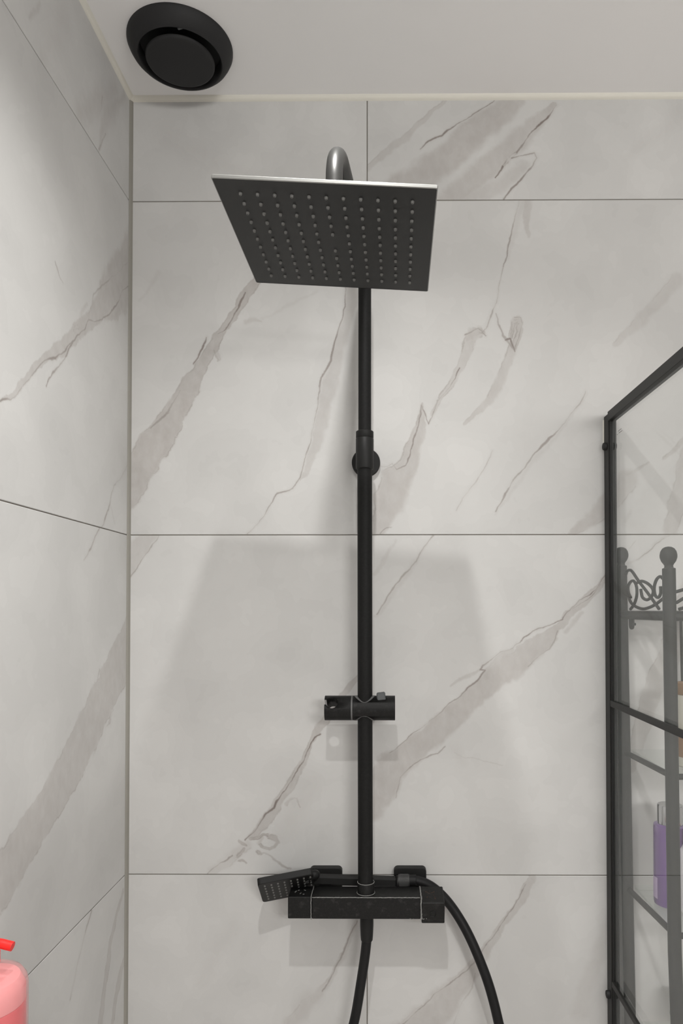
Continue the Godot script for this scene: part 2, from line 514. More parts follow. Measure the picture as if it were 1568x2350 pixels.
		["d", [[1090, 130, 20], [1030, 215, 18], [970, 300, 20], [900, 375, 24], [830, 425, 22], [790, 480, 16], [740, 530, 38], [670, 585, 58], [580, 655, 66], [480, 730, 62], [400, 800, 58], [320, 880, 62], [230, 970, 66], [140, 1040, 64], [60, 1100, 66], [-10, 1170, 88], [-60, 1250, 90], [-110, 1330, 80]], 0.6, 0.12, 0.0, 0.3],
		["d", [[1060, 150, 3], [1020, 215, 3], [984, 262, 4], [962, 305, 4], [930, 335, 4], [880, 365, 4], [845, 395, 4], [820, 420, 5], [798, 452, 4], [755, 472, 3.5], [700, 492, 4], [655, 515, 4], [625, 535, 4], [600, 562, 4], [555, 590, 4], [512, 608, 4]], 0.0, 0.85, 0.85, 1.0],
		["d", [[980, 285, 3], [950, 330, 4], [915, 362, 4], [870, 388, 4], [845, 402, 3]], 0.0, 0.6, 0.6, 1.0],
		["d", [[512, 608, 4], [470, 638, 5], [425, 668, 5], [412, 690, 4], [438, 690, 4], [400, 738, 4], [352, 780, 4], [320, 812, 3.5], [268, 848, 4], [232, 890, 4], [200, 920, 3.5], [150, 952, 4], [105, 985, 3.5], [68, 1022, 4], [30, 1050, 4], [-10, 1082, 3.5]], 0.0, 0.62, 0.62, 1.0],
		["d", [[560, 590, 12], [500, 640, 20], [440, 690, 18]], 0.4, 0.0, 0.0, 0.6],
		["d", [[890, 425, 14], [850, 465, 22], [810, 505, 14]], 0.42, 0.0, 0.0, 0.8],
		["d", [[780, 510, 3], [762, 545, 3], [738, 590, 3.5], [700, 618, 3], [640, 672, 3]], 0.0, 0.28, 0.28, 1.0],
		["d", [[250, 1050, 3], [215, 1082, 3], [130, 1112, 3], [85, 1146, 3], [40, 1200, 3], [15, 1290, 3]], 0.0, 0.4, 0.4, 1.0],
		["d", [[410, 692, 8], [350, 722, 14], [300, 745, 10], [268, 762, 4]], 0.45, 0.0, 0.0, 0.8],
		["d", [[440, 330, 4], [530, 385, 5], [620, 440, 5], [690, 480, 3]], 0.14, 0.0, 0.0, 1.0],
		["d", [[290, 1078, 6], [340, 1095, 4], [420, 1112, 4], [520, 1135, 5]], 0.3, 0.0, 0.0, 0.9],
		["d", [[300, 1060, 40], [330, 1130, 30]], 0.12, 0.0, 0.0, 1.0],
		["d", [[60, 1395, 5], [200, 1420, 6], [420, 1450, 4]], 0.12, 0.0, 0.0, 1.0],
		["u", [[860, 40, 14], [790, 80, 20], [710, 140, 28], [620, 220, 26], [540, 285, 18], [400, 350, 30]], 0.32, 0.0, 0.0, 0.8],
		["u", [[800, 80, 6], [740, 125, 8], [690, 165, 8], [620, 230, 8], [560, 268, 10], [490, 315, 7]], 0.0, 0.6, 0.6, 1.0],
		["u", [[480, 110, 6], [440, 170, 8], [400, 220, 6]], 0.2, 0.2, 0.2, 1.0],
		["b", [[1900, 60, 40], [1830, 300, 50], [1720, 560, 40], [1650, 800, 20]], 0.5, 0.35, 0.2, 0.4],
	],
	"back_4_0": [
		["c", [[940, 430, 8], [905, 510, 9], [888, 560, 10], [855, 615, 10], [825, 660, 14], [790, 690, 24], [755, 735, 28], [720, 800, 26]], 0.34, 0.2, 0.0, 0.7],
		["c", [[925, 468, 2], [900, 515, 2], [885, 560, 2.5], [852, 618, 2.5], [835, 650, 2]], 0.0, 0.42, 0.42, 1.0],
		["c", [[800, 660, 22], [775, 690, 30]], 0.2, 0.0, 0.0, 1.0], ["c", [[600, 480, 30], [520, 620, 24]], 0.08, 0.0, 0.0, 1.0],
	],
	"back_4_1": [
		["c", [[1378, 352, 12], [1350, 410, 14], [1318, 455, 11], [1285, 505, 12], [1248, 560, 18], [1205, 620, 28], [1140, 690, 46], [1060, 770, 60], [960, 860, 60]], 0.5, 0.15, 0.0, 0.4],
		["c", [[1362, 372, 2], [1340, 410, 2], [1318, 445, 2.5], [1290, 492, 2.5], [1262, 525, 2.5], [1240, 558, 2.5], [1215, 588, 4], [1190, 610, 2.5], [1160, 632, 2.5], [1120, 662, 3], [1080, 700, 2.5], [1040, 735, 2.5], [990, 775, 2.5]], 0.0, 0.62, 0.62, 1.0],
		["c", [[1232, 600, 3], [1222, 640, 3], [1190, 690, 3], [1175, 735, 2]], 0.0, 0.25, 0.25, 1.0],
		["c", [[1620, 380, 14], [1560, 520, 24], [1500, 700, 30]], 0.2, 0.0, 0.0, 0.7],
	],
	"left_1": [
		["p", [[430, 30, 20], [395, 90, 25], [350, 160, 25], [320, 210, 14]], 0.34, 0.0, 0.0, 1.0],
		["p", [[1250, 960, 60], [1120, 1060, 90], [980, 1150, 100], [850, 1240, 80]], 0.32, 0.0, 0.0, 1.0],
		["p", [[1340, 1020, 30], [1290, 1095, 32], [1180, 1210, 80], [1120, 1330, 70], [1100, 1430, 40], [1070, 1590, 14]], 0.36, 0.0, 0.0, 0.9],
		["p", [[1105, 1050, 8], [1100, 1140, 10], [1080, 1200, 8]], 0.0, 0.35, 0.35, 1.0],
		["p", [[1140, 1450, 6], [1110, 1520, 8], [1065, 1610, 8]], 0.0, 0.3, 0.3, 1.0],
		["p", [[700, 200, 120], [560, 420, 130], [450, 620, 100]], 0.14, 0.0, 0.0, 1.0],
	],
	"left_2": [
		["q", [[900, 330, 100], [830, 420, 92], [750, 520, 84], [672, 610, 50], [620, 680, 28], [560, 730, 34], [500, 790, 34], [420, 880, 34], [340, 925, 26], [260, 985, 20], [190, 1060, 18], [110, 1160, 15], [40, 1215, 12], [-60, 1250, 10]], 0.55, 0.0, 0.12, 0.3],
		["q", [[900, 440, 4], [860, 470, 4], [820, 505, 4], [798, 565, 4], [740, 638, 4], [692, 690, 4], [640, 692, 4], [596, 690, 4], [572, 752, 5], [530, 790, 4], [478, 845, 4], [430, 908, 4], [392, 930, 5], [352, 958, 8], [318, 958, 4], [272, 985, 4], [236, 1045, 5], [195, 1085, 4], [168, 1112, 4], [110, 1185, 4], [70, 1225, 5], [20, 1225, 6], [-40, 1245, 4]], 0.0, 0.62, 0.62, 1.0],
		["q", [[860, 300, 3], [780, 380, 3], [715, 430, 3], [632, 512, 4], [620, 590, 3], [600, 650, 3]], 0.0, 0.3, 0.3, 1.0],
		["q", [[545, 738, 10], [515, 745, 12], [500, 775, 12]], 0.0, 0.5, 0.4, 1.0],
		["q", [[500, 820, 4], [470, 880, 5], [430, 955, 4], [385, 1010, 5], [350, 1055, 4], [328, 1092, 4], [314, 1140, 3]], 0.0, 0.62, 0.62, 1.0],
		["q", [[372, 290, 3], [388, 345, 4], [402, 400, 3], [425, 445, 3]], 0.0, 0.32, 0.32, 1.0],
		["q", [[590, 590, 12], [560, 620, 14], [545, 690, 16]], 0.3, 0.0, 0.0, 0.9],
		["q", [[870, 1650, 5], [845, 1690, 5], [805, 1770, 5], [770, 1805, 5], [750, 1860, 4], [738, 1930, 5], [720, 2000, 4], [700, 2060, 5], [672, 2110, 5], [655, 2150, 4]], 0.1, 0.5, 0.5, 1.0],
		["q", [[745, 1940, 6], [765, 2020, 8], [775, 2060, 5]], 0.22, 0.0, 0.0, 1.0],
		["q", [[150, 810, 14], [160, 825, 8]], 0.25, 0.0, 0.0, 1.0],
	],
	"left_3": [
		["q", [[672, 2090, 5], [640, 2150, 5], [612, 2225, 7], [590, 2265, 5], [566, 2310, 3]], 0.0, 0.6, 0.6, 1.0],
		["r", [[620, 540, 56], [590, 600, 58], [540, 710, 56], [490, 810, 58], [445, 910, 62], [400, 1010, 64], [350, 1110, 64], [300, 1200, 62], [240, 1305, 60], [180, 1410, 62], [120, 1500, 68], [60, 1600, 76], [-20, 1720, 80], [-120, 1860, 80]], 0.52, 0.28, 0.4, 0.2],
		["r", [[535, 880, 3], [520, 905, 6], [512, 940, 5], [500, 960, 3]], 0.0, 0.5, 0.5, 1.0],
		["r", [[466, 695, 4], [460, 715, 4], [455, 740, 3]], 0.0, 0.4, 0.4, 1.0],
		["r", [[370, 1060, 6], [364, 1075, 6]], 0.2, 0.0, 0.0, 1.0],
		["r", [[545, 90, 4], [530, 200, 4], [530, 300, 3]], 0.12, 0.0, 0.0, 1.0],
	],
	"left_4": [
		["r", [[440, 1780, 3], [425, 1830, 4], [400, 1920, 3.5], [385, 1980, 3], [365, 2070, 3], [345, 2160, 3], [330, 2230, 3]], 0.0, 0.42, 0.42, 1.0],
		["r", [[578, 1720, 4], [560, 1790, 6], [536, 1890, 9], [520, 1960, 10], [505, 2070, 11], [492, 2180, 11], [480, 2260, 12], [470, 2360, 14]], 0.42, 0.3, 0.3, 0.5],
		["r", [[584, 2040, 10], [562, 2130, 12], [545, 2220, 11], [530, 2330, 10]], 0.42, 0.3, 0.3, 0.5],
	],
}

func tile_texture(key: String, u0: float, u1: float, v0: float, v1: float, left: bool, res: float, seed_: int) -> ImageTexture:
	# u runs to the right as one faces the wall (x of the back wall, -z of the left wall), v is height; metres
	var w := int(ceil((u1 - u0) * res))
	var h := int(ceil((v1 - v0) * res))
	var cloud := FastNoiseLite.new()
	cloud.seed = seed_
	cloud.frequency = 4.0 / res
	cloud.fractal_octaves = 5
	var im: Image = cloud.get_image(w, h)
	im.convert(Image.FORMAT_RGB8)
	im.adjust_bcs(1.0, 0.034, 1.0)
	im.adjust_bcs(1.6, 1.0, 1.0)
	var data := im.get_data()
	var fill := PackedFloat32Array()
	fill.resize(w * h)
	var dark := PackedFloat32Array()
	dark.resize(w * h)
	var wob := FastNoiseLite.new()
	wob.seed = 7 + seed_
	wob.frequency = 0.021
	wob.fractal_octaves = 5
	wob.fractal_gain = 0.55
	var list: Array = veins.get(key, [])
	if list.is_empty():
		list = stray_veins(u0, u1, v0, v1, seed_)
	for vein in list:
		var pts := []
		for p in vein[1]:
			if vein[0] == "m":
				pts.append(Vector3(p[0], p[1], p[2]))
				continue
			var crop: Array = CROPS[vein[0]]
			var a := wall_point(crop[0] + p[0] / crop[2], crop[1] + p[1] / crop[2], left)
			var b := wall_point(crop[0] + (p[0] + p[2] * 0.8) / crop[2], crop[1] + (p[1] + p[2] * 0.6) / crop[2], left)
			pts.append(Vector3(a.x, a.y, maxf(a.distance_to(b), 0.0011)))
		stroke(pts, vein[2], vein[3], vein[4], vein[5], u0, v1, res, w, h, fill, dark, wob)
	for i in w * h:
		var f := fill[i]
		var d := dark[i]
		if f > 0.004 or d > 0.004:
			var r := (1.0 - 0.145 * f) * (1.0 - 0.30 * d)
			var g := (1.0 - 0.165 * f) * (1.0 - 0.335 * d)
			var b := (1.0 - 0.175 * f) * (1.0 - 0.35 * d)
			data[i * 3] = int(data[i * 3] * r)
			data[i * 3 + 1] = int(data[i * 3 + 1] * g)
			data[i * 3 + 2] = int(data[i * 3 + 2] * b)
	return ImageTexture.create_from_image(Image.create_from_data(w, h, false, Image.FORMAT_RGB8, data))

func wall_point(px: float, py: float, left: bool) -> Vector2:
	if left:
		var p := at_x(px, py, XL)
		return Vector2(-p.z, p.y)
	var q := at_z(px, py, 0.0)
	return Vector2(q.x, q.y)

func stray_veins(u0: float, u1: float, v0: float, v1: float, s: int) -> Array:
	# tiles that the picture does not show: the same kind of marble
	var g := RandomNumberGenerator.new()
	g.seed = s * 77 + 5
	var out := []
	for k in 3:
		var u := lerpf(u0, u1, (k + g.randf()) / 3.0)
		var pts := []
		var v := v1 + 0.05
		var wide := g.randf_range(0.004, 0.03)
		while v > v0 - 0.1:
			pts.append([u, v, wide * g.randf_range(0.4, 1.0) + 0.002])
			u -= g.randf_range(0.02, 0.08)
			v -= g.randf_range(0.05, 0.1)
		out.append(["m", pts, g.randf_range(0.3, 0.6), 0.3, 0.2, 0.4])
	return out

func stroke(pts: Array, body: float, right: float, left_: float, soft: float, u0: float, v1: float, res: float, w: int, h: int, fill: PackedFloat32Array, dark: PackedFloat32Array, wob: FastNoiseLite) -> void:
	for i in pts.size() - 1:
		var a := Vector2(pts[i].x, pts[i].y)
		var b := Vector2(pts[i + 1].x, pts[i + 1].y)
		var ha: float = pts[i].z
		var hb: float = pts[i + 1].z
		var line := maxf(ha, hb) < 0.0042 and body < 0.3
		var amp := 0.0035 if line else 0.005 + 0.12 * minf(ha, hb)
		var pad := maxf(ha, hb) * (3.0 if line else 1.0) + amp + 0.002
		var x0 := clampi(int((minf(a.x, b.x) - pad - u0) * res), 0, w)
		var x1 := clampi(int((maxf(a.x, b.x) + pad - u0) * res) + 1, 0, w)
		var y0 := clampi(int((v1 - maxf(a.y, b.y) - pad) * res), 0, h)
		var y1 := clampi(int((v1 - minf(a.y, b.y) + pad) * res) + 1, 0, h)
		var ab := b - a
		var l2 := maxf(ab.length_squared(), 1e-9)
		var l := sqrt(l2)
		for y in range(y0, y1):
			var v := v1 - (y + 0.5) / res
			for x in range(x0, x1):
				var u := u0 + (x + 0.5) / res
				# first a cheap test without the wobble
				var du := u - a.x
				var dv := v - a.y
				var t := (du * ab.x + dv * ab.y) / l2
				var side := (du * ab.y - dv * ab.x) / l      # > 0 on the right-hand side
				if absf(side) > pad or t * l < -pad or (t - 1.0) * l > pad:
					continue
				var n1 := wob.get_noise_2d(u * 1000.0, v * 1000.0)
				var n2 := wob.get_noise_2d(u * 1000.0 + 531.0, v * 1000.0 - 217.0)
				du += n1 * amp
				dv += n2 * amp
				t = (du * ab.x + dv * ab.y) / l2
				side = (du * ab.y - dv * ab.x) / l
				var tc := clampf(t, 0.0, 1.0)
				var hw := lerpf(ha, hb, tc)
				var d := absf(side)
				if t != tc:
					var over := (t - tc) * l
					d = sqrt(d * d + over * over)
				var k := y * w + x
				if line:
					var slow := wob.get_noise_2d(u * 420.0 - 77.0, v * 420.0 + 390.0)
					var wide := hw * clampf(0.95 + 1.5 * slow, 0.45, 1.7)
					var e := (1.0 - smoothstep(0.2, 1.0, d / wide)) * clampf(0.85 + 1.3 * slow, 0.3, 1.25) * right
					if e > dark[k]:
						dark[k] = e
					var halo := 0.24 * right * (1.0 - smoothstep(0.0, 1.0, d / (hw * 3.2)))
					if halo > fill[k]:
						fill[k] = halo
					continue
				var f := body * (1.0 - smoothstep(1.0 - soft, 1.0 + 0.1 * soft, d / hw)) * (0.9 + 0.22 * n1 + 0.3 * wob.get_noise_2d(u * 2600.0, v * 1500.0))
				if f > fill[k]:
					fill[k] = f
				var edge := right if side > 0.0 else left_
				if edge > 0.0 and t == tc:
					var e := edge * exp(-pow((d - hw * (1.0 - 0.5 * soft)) / 0.0011, 2.0)) * clampf(0.55 + 1.2 * n2, 0.0, 1.0)
					if e > dark[k]:
						dark[k] = e


# ------------------------------------------------------------------ the room
func tile(parent: Node, key: String, u0: float, u1: float, v0: float, v1: float, wall: String, tex: Texture2D, uvr: Rect2) -> void:
	# one tile: a slab with a small chamfer and its own face; its position is its middle
	var g := 0.0008                        # half a joint
	var a := Vector2(u0 + g, v0 + g)
	var b := Vector2(u1 - g, v1 - g)
	var mid := (a + b) / 2
	var to := func(u: float, v: float, depth: float) -> Vector3:
		if wall == "back":
			return Vector3(u, v, -depth)
		return Vector3(XL - depth, v, -u)
	var c := 0.0007
	var st := start()
	O = to.call(mid.x, mid.y, 0.0)
	var face := [Vector2(a.x + c, a.y + c), Vector2(b.x - c, a.y + c), Vector2(b.x - c, b.y - c), Vector2(a.x + c, b.y - c)]
	var rim := [a, Vector2(b.x, a.y), b, Vector2(a.x, b.y)]
	var n: Vector3 = Vector3(0, 0, 1) if wall == "back" else Vector3(1, 0, 0)
	var uv := func(p: Vector2) -> Vector2:
		return uvr.position + Vector2((p.x - u0) / (u1 - u0), (v1 - p.y) / (v1 - v0)) * uvr.size
	var f3 := []
	for p in face:
		f3.append(to.call(p.x, p.y, 0.0))
	tri(st, f3[0], f3[1], f3[2], n, n, n, uv.call(face[0]), uv.call(face[1]), uv.call(face[2]))
	tri(st, f3[0], f3[2], f3[3], n, n, n, uv.call(face[0]), uv.call(face[2]), uv.call(face[3]))
	for i in 4:
		var j := (i + 1) % 4
		var out2: Vector2 = ((rim[i] + rim[j]) / 2 - mid).normalized()
		out2 = Vector2(signf(out2.x) if absf(rim[i].x - rim[j].x) < 1e-6 else 0.0, signf(out2.y) if absf(rim[i].y - rim[j].y) < 1e-6 else 0.0)
		var on: Vector3 = to.call(out2.x, out2.y, 0.0) - to.call(0.0, 0.0, 0.0)
		var ch := (on + n).normalized()
		var r0: Vector3 = to.call(rim[i].x, rim[i].y, c)
		var r1: Vector3 = to.call(rim[j].x, rim[j].y, c)
		var ui: Vector2 = uv.call(face[i])
		var uj: Vector2 = uv.call(face[j])
		tri(st, f3[i], f3[j], r1, ch, ch, ch, ui, uj, uj)
		tri(st, f3[i], r1, r0, ch, ch, ch, ui, uj, ui)
		var q0: Vector3 = to.call(rim[i].x, rim[i].y, 0.008)
		var q1: Vector3 = to.call(rim[j].x, rim[j].y, 0.008)
		tri(st, r0, r1, q1, on, on, on, ui, uj, uj)
		tri(st, r0, q1, q0, on, on, on, ui, uj, ui)
	var m := mat(Color(1.0, 0.997, 0.988), 0.55, 0.0, 0.4)
	m.albedo_texture = tex
	m.texture_repeat = false
	var o := part(parent, "tile", st, m)
	o.position = O

func room() -> void:
	var rows := [[2.4, CEIL], [1.8, 2.4], [1.2, 1.8], [0.6, 1.2], [0.0, 0.6]]
	# walls: the bed of grout behind, tiles in front
	O = Vector3.ZERO
	var st := start()
	span(st, Vector3(XL - 0.12, -0.1, -0.12), Vector3(XROOM + 0.12, CEIL + 0.1, -0.0016), 0.0)
	var back := structure("wall_back", st, M.grout)
	st = start()
	span(st, Vector3(XL - 0.12, -0.1, -0.0016), Vector3(XL - 0.0016, CEIL + 0.1, ZROOM), 0.0)
	var left := structure("wall_left", st, M.grout)
	var spare := []
	for k in 2:
		spare.append(tile_texture("", 0.0, 1.2, 0.0, 0.6, false, 420.0, 60 + k))
	for r in rows.size():
		var v0: float = rows[r][0]
		var v1: float = rows[r][1]
		var cols := [[XL, XJ], [XJ, XJ + 1.2], [XJ + 1.2, XROOM]]
		for k in 3:
			var key := "back_%d_%d" % [r + 1, k]
			var u0: float = cols[k][0]
			var u1: float = cols[k][1]
			if veins.has(key):
				tile(back, key, u0, u1, v0, v1, "back", tile_texture(key, u0, u1, v0, v1, false, 1300.0, 10 + r * 3 + k), Rect2(0, 0, 1, 1))
			else:
				tile(back, key, u0, u1, v0, v1, "back", spare[(r + k) % 2], Rect2(0, 0, (u1 - u0) / 1.2, (v1 - v0) / 0.6))
		var lc := [[-1.2, 0.0], [-2.4, -1.2], [-ZROOM, -2.4]]
		for k in 3:
			var key := "left_%d" % (r + 1)
			var u0: float = lc[k][0]
			var u1: float = lc[k][1]
			if k == 0 and veins.has(key):
				tile(left, key, u0, u1, v0, v1, "left", tile_texture(key, u0, u1, v0, v1, true, 900.0, 30 + r), Rect2(0, 0, 1, 1))
			else:
				tile(left, key, u0, u1, v0, v1, "left", spare[(r + k) % 2], Rect2(0, 0, (u1 - u0) / 1.2, (v1 - v0) / 0.6))
	O = Vector3.ZERO
	st = start()
	span(st, Vector3(XL - 0.12, CEIL, -0.12), Vector3(XROOM + 0.12, CEIL + 0.12, ZROOM + 0.12), 0.0)
	structure("ceiling", st, M.plaster)
	st = start()
	span(st, Vector3(XL - 0.12, -0.12, -0.12), Vector3(XROOM + 0.12, 0.0, ZROOM + 0.12), 0.0)
	structure("floor", st, M.floor_tile)
	st = start()
	span(st, Vector3(XROOM, 0.0, 0.0), Vector3(XROOM + 0.12, CEIL, ZROOM), 0.0)
	structure("wall_right", st, M.paint)
	st = start()
	span(st, Vector3(XL, 0.0, ZROOM), Vector3(XROOM, CEIL, ZROOM + 0.12), 0.0)
	structure("wall_front", st, M.paint)
	# beads of sealant in the corners
	bead("trim_1", Vector3(XL, CEIL, 0), Vector3(XROOM, CEIL, 0), Vector3(0, -0.0075, 0), Vector3(0, 0, 0.0075), M.cream)
	bead("trim_2", Vector3(XL, CEIL, 0), Vector3(XL, CEIL, ZROOM), Vector3(0, -0.0075, 0), Vector3(0.0075, 0, 0), M.cream)
	bead("trim_3", Vector3(XL, 0, 0), Vector3(XL, CEIL - 0.006, 0), Vector3(0.0055, 0, 0), Vector3(0, 0, 0.0055), M.grout_corner)

func bead(called: String, a: Vector3, b: Vector3, p: Vector3, q: Vector3, m: Material) -> void:
	# a slightly hollow fillet along the corner from a to b
	O = Vector3.ZERO
	var st := start()
	var prof := []
	for k in 6:
		var t := k / 5.0
		var w := 0.5 + 0.5 * (absf(t - 0.5) * 2.0) ** 2 * 0.5 + 0.25
		prof.append(p * (1.0 - t) * minf(w, 1.0) + q * t * minf(w, 1.0))
	for k in 5:
		var n := (p.normalized() * (1.0 - (k + 0.5) / 5.0) + q.normalized() * (k + 0.5) / 5.0).normalized()
		n = (p + q).normalized().lerp(n, 0.4).normalized()
		quad(st, a + prof[k], b + prof[k], b + prof[k + 1], a + prof[k + 1], n)
	quad(st, a, b, b + p, a + p, -q.normalized())
	quad(st, a, b, b + q, a + q, -p.normalized())
	structure(called, st, m)


# ------------------------------------------------------------------ glass screen
func shower_screen() -> void:
	var xa := 0.3893
	var xb := 0.4038
	var gx := 0.3966
	var top := at_z(1385, 957, 0.0).y
	var rail_top := at_x(1400, 940, xa).y
	var zf := 0.86
	var o := thing("shower_screen", Vector3(gx, 0, 0.43), "black framed glass shower screen with glazing bars fixed to the tiled wall", "shower screen")
	var st := start()
	span(st, Vector3(xa, 0.01, 0.0005), Vector3(xb, top, 0.0245), 0.001)
	part(o, "wall_channel", st, M.frame)
	st = start()
	span(st, Vector3(xa + 0.002, 0.012, 0.0245), Vector3(gx - 0.003, rail_top - 0.017, 0.0285), 0.0005)
	span(st, Vector3(gx + 0.003, 0.012, 0.0245), Vector3(xb - 0.002, rail_top - 0.017, 0.0285), 0.0005)
	part(o, "gasket", st, M.gasket)
	st = start()
	span(st, Vector3(xa, rail_top - 0.017, 0.0215), Vector3(xb, rail_top, zf), 0.0008)
	part(o, "top_rail", st, M.frame)
	st = start()
	span(st, Vector3(xa, 0.002, 0.0245), Vector3(xb, 0.022, zf), 0.0008)
	part(o, "bottom_rail", st, M.frame)
	st = start()
	span(st, Vector3(xa, 0.022, zf - 0.02), Vector3(xb, rail_top - 0.017, zf), 0.0008)
	part(o, "front_stile", st, M.frame)
	st = start()
	span(st, Vector3(gx - 0.003, 0.02, 0.022), Vector3(gx + 0.003, rail_top - 0.015, zf - 0.018), 0.0)
	part(o, "glass_pane", st, M.glass)
	for py in [1618.5, 2268.0]:
		var y := at_x(1411.0, py, xa).y
		st = start()
		span(st, Vector3(gx - 0.0078, y - 0.0052, 0.0285), Vector3(gx - 0.0033, y + 0.0052, zf - 0.02), 0.0006)
		part(o, "glazing_bar", st, M.frame)
	var yb := at_x(1411.0, 2268.0, xa).y * 2.0 - at_x(1411.0, 1618.5, xa).y
	st = start()
	span(st, Vector3(gx - 0.0078, yb - 0.0052, 0.0285), Vector3(gx - 0.0033, yb + 0.0052, zf - 0.02), 0.0006)
	part(o, "glazing_bar", st, M.frame)
	for py in [1025.0, 2268.0]:
		var y := at_x(1391.0, py, xa).y
		for s in [[xa, -1.0], [xb, 1.0]]:
			st = start()
			var a := Vector3(s[0], y, 0.0125)
			var k: float = 1.0 if s[1] < 0.0 else 0.5
			lathe(st, along(a, a + Vector3(s[1], 0, 0)), [Vector2(0.0068, 0), Vector2(0.007, 0.003 * k), Vector2(0.0062, 0.0052 * k), Vector2(0.004, 0.006 * k), Vector2(0, 0.006 * k)], 24)
			part(o, "cap", st, M.gasket)
	# the small etched mark near the upper corner: too small to read, so only its strokes
	st = start()
	for e in [[1419.5, 989.5, 1426.5, 983.5], [1416.5, 997.5, 1418.0, 996.5], [1420.5, 994.0, 1428.5, 988.0]]:
		var a := at_x(e[0], e[1], gx - 0.0031)
		var b := at_x(e[2], e[3], gx - 0.0031)
		rod(st, a, b, 0.0004, 6, 0.0)
	part(o, "etched_mark", st, mat(Color(0.42, 0.43, 0.42), 0.8))
	# thin line of sealant between the channel and the tiles
	st = start()
	rod(st, Vector3(xa - 0.0006, top - 0.06, 0.001), Vector3(xa - 0.0006, top - 0.006, 0.001), 0.0014, 8)
	part(o, "sealant", st, M.cream)


# ------------------------------------------------------------------ ceiling vent
func vent() -> void:
	var at := Vector3(-0.333, CEIL, 0.118)
	var o := thing("ceiling_vent", at, "round black extractor vent on the white ceiling in the tiled corner", "vent")
	var st := start()
	lathe(st, upright(at), [Vector2(0.0635, -0.003), Vector2(0.0638, -0.010), Vector2(0.0648, -0.020), Vector2(0.0656, -0.0232), Vector2(0.0668, -0.0242), Vector2(0.0685, -0.0238), Vector2(0.072, -0.0215), Vector2(0.0772, -0.0162), Vector2(0.0812, -0.0092), Vector2(0.0836, -0.0035), Vector2(0.0836, 0.0)], 72)
	part(o, "rim", st, M.plastic_black)
	st = start()
	lathe(st, upright(at), [Vector2(0, -0.0015), Vector2(0.0645, -0.0015)], 48)
	part(o, "duct_opening", st, M.gap)
	st = start()
	lathe(st, upright(at), [Vector2(0.0, -0.030), Vector2(0.0505, -0.030), Vector2(0.0533, -0.029), Vector2(0.0547, -0.0268), Vector2(0.0547, -0.025), Vector2(0.053, -0.0235), Vector2(0, -0.0235)], 64)
	part(o, "disc", st, M.plastic_black)
	st = start()
	rod(st, at + Vector3(0, -0.001, 0), at + Vector3(0, -0.0236, 0), 0.03, 24)
	part(o, "spindle", st, M.gap)
	st = start()
	box(st, Transform3D(Basis(Vector3.UP, -0.35), at + Vector3(0.018, -0.0195, 0.0605)), Vector3(0.011, 0.005, 0.004), 0.0006)
	part(o, "clip", st, M.lever)


# ------------------------------------------------------------------ shower column
const PX := -0.0338
const PZ := 0.065

func column() -> void:
	var foot := at_z(839, 2052, PZ)
	var join := at_z(838, 1076, PZ).y
	var cap := at_z(838, 1006, PZ).y
	var neck := at_z(838, 990, PZ).y
	var o := thing("shower_column", Vector3(PX, foot.y, PZ), "tall black shower riser pipe with curved arm against marble tiles", "shower column")
	var st := start()
	tube(st, [Vector3(foot.x, foot.y, PZ), Vector3(PX + 0.0005, lerpf(foot.y, join, 0.5), PZ), Vector3(PX, join + 0.004, PZ)], 0.01245, 32)
	part(o, "riser_pipe", st, M.pipe)
	var y1 := 2.272
	var x2 := -0.0643
	var z2 := 0.3624
	var pts := []
	st = start()
	tube(st, [Vector3(PX, join + 0.004, PZ), Vector3(PX, 2.0, PZ), Vector3(PX, y1 - 0.058, PZ)], 0.0109, 28)
	part(o, "upper_pipe", st, M.pipe)
	for k in 9:
		var a := PI / 2 * k / 8.0
		pts.append(Vector3(lerpf(PX, x2, 0.2 * (1 - cos(a))), y1 - 0.058 + 0.058 * sin(a), PZ + 0.058 * (1 - cos(a))))
	for k in 11:
		var a := PI / 2 * k / 10.0
		pts.append(Vector3(lerpf(PX, x2, 0.82 + 0.18 * sin(a)), y1 - 0.055 + 0.055 * cos(a), z2 - 0.055 + 0.055 * sin(a)))
	pts.append(Vector3(x2, 2.152, z2))
	st = start()
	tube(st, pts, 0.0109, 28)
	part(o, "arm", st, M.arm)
	st = start()
	lathe(st, upright(Vector3(PX, 0, PZ)), [Vector2(0.0126, join - 0.001), Vector2(0.0148, join), Vector2(0.0151, join + 0.001), Vector2(0.0151, cap - 0.0012), Vector2(0.0142, cap)], 40)
	part(o, "bracket_sleeve", st, M.black)
	st = start()
	lathe(st, upright(Vector3(PX, 0, PZ)), [Vector2(0.0142, cap), Vector2(0.0149, cap + 0.0008), Vector2(0.0149, neck - 0.001), Vector2(0.0138, neck), Vector2(0.0109, neck)], 40)
	part(o, "locking_ring", st, M.black)
	var fl := at_z(841, 1062, 0.004)
	st = start()
	lathe(st, Transform3D(Basis(Vector3(1, 0, 0), Vector3(0, 0, 1), Vector3(0, -1, 0)), Vector3(PX + 0.0005, fl.y, 0.0003)), [Vector2(0, 0), Vector2(0.0252, 0), Vector2(0.0252, 0.0065), Vector2(0.0243, 0.0078), Vector2(0.0105, 0.008), Vector2(0.0105, PZ - 0.01)], 48)
	part(o, "wall_flange", st, M.black)


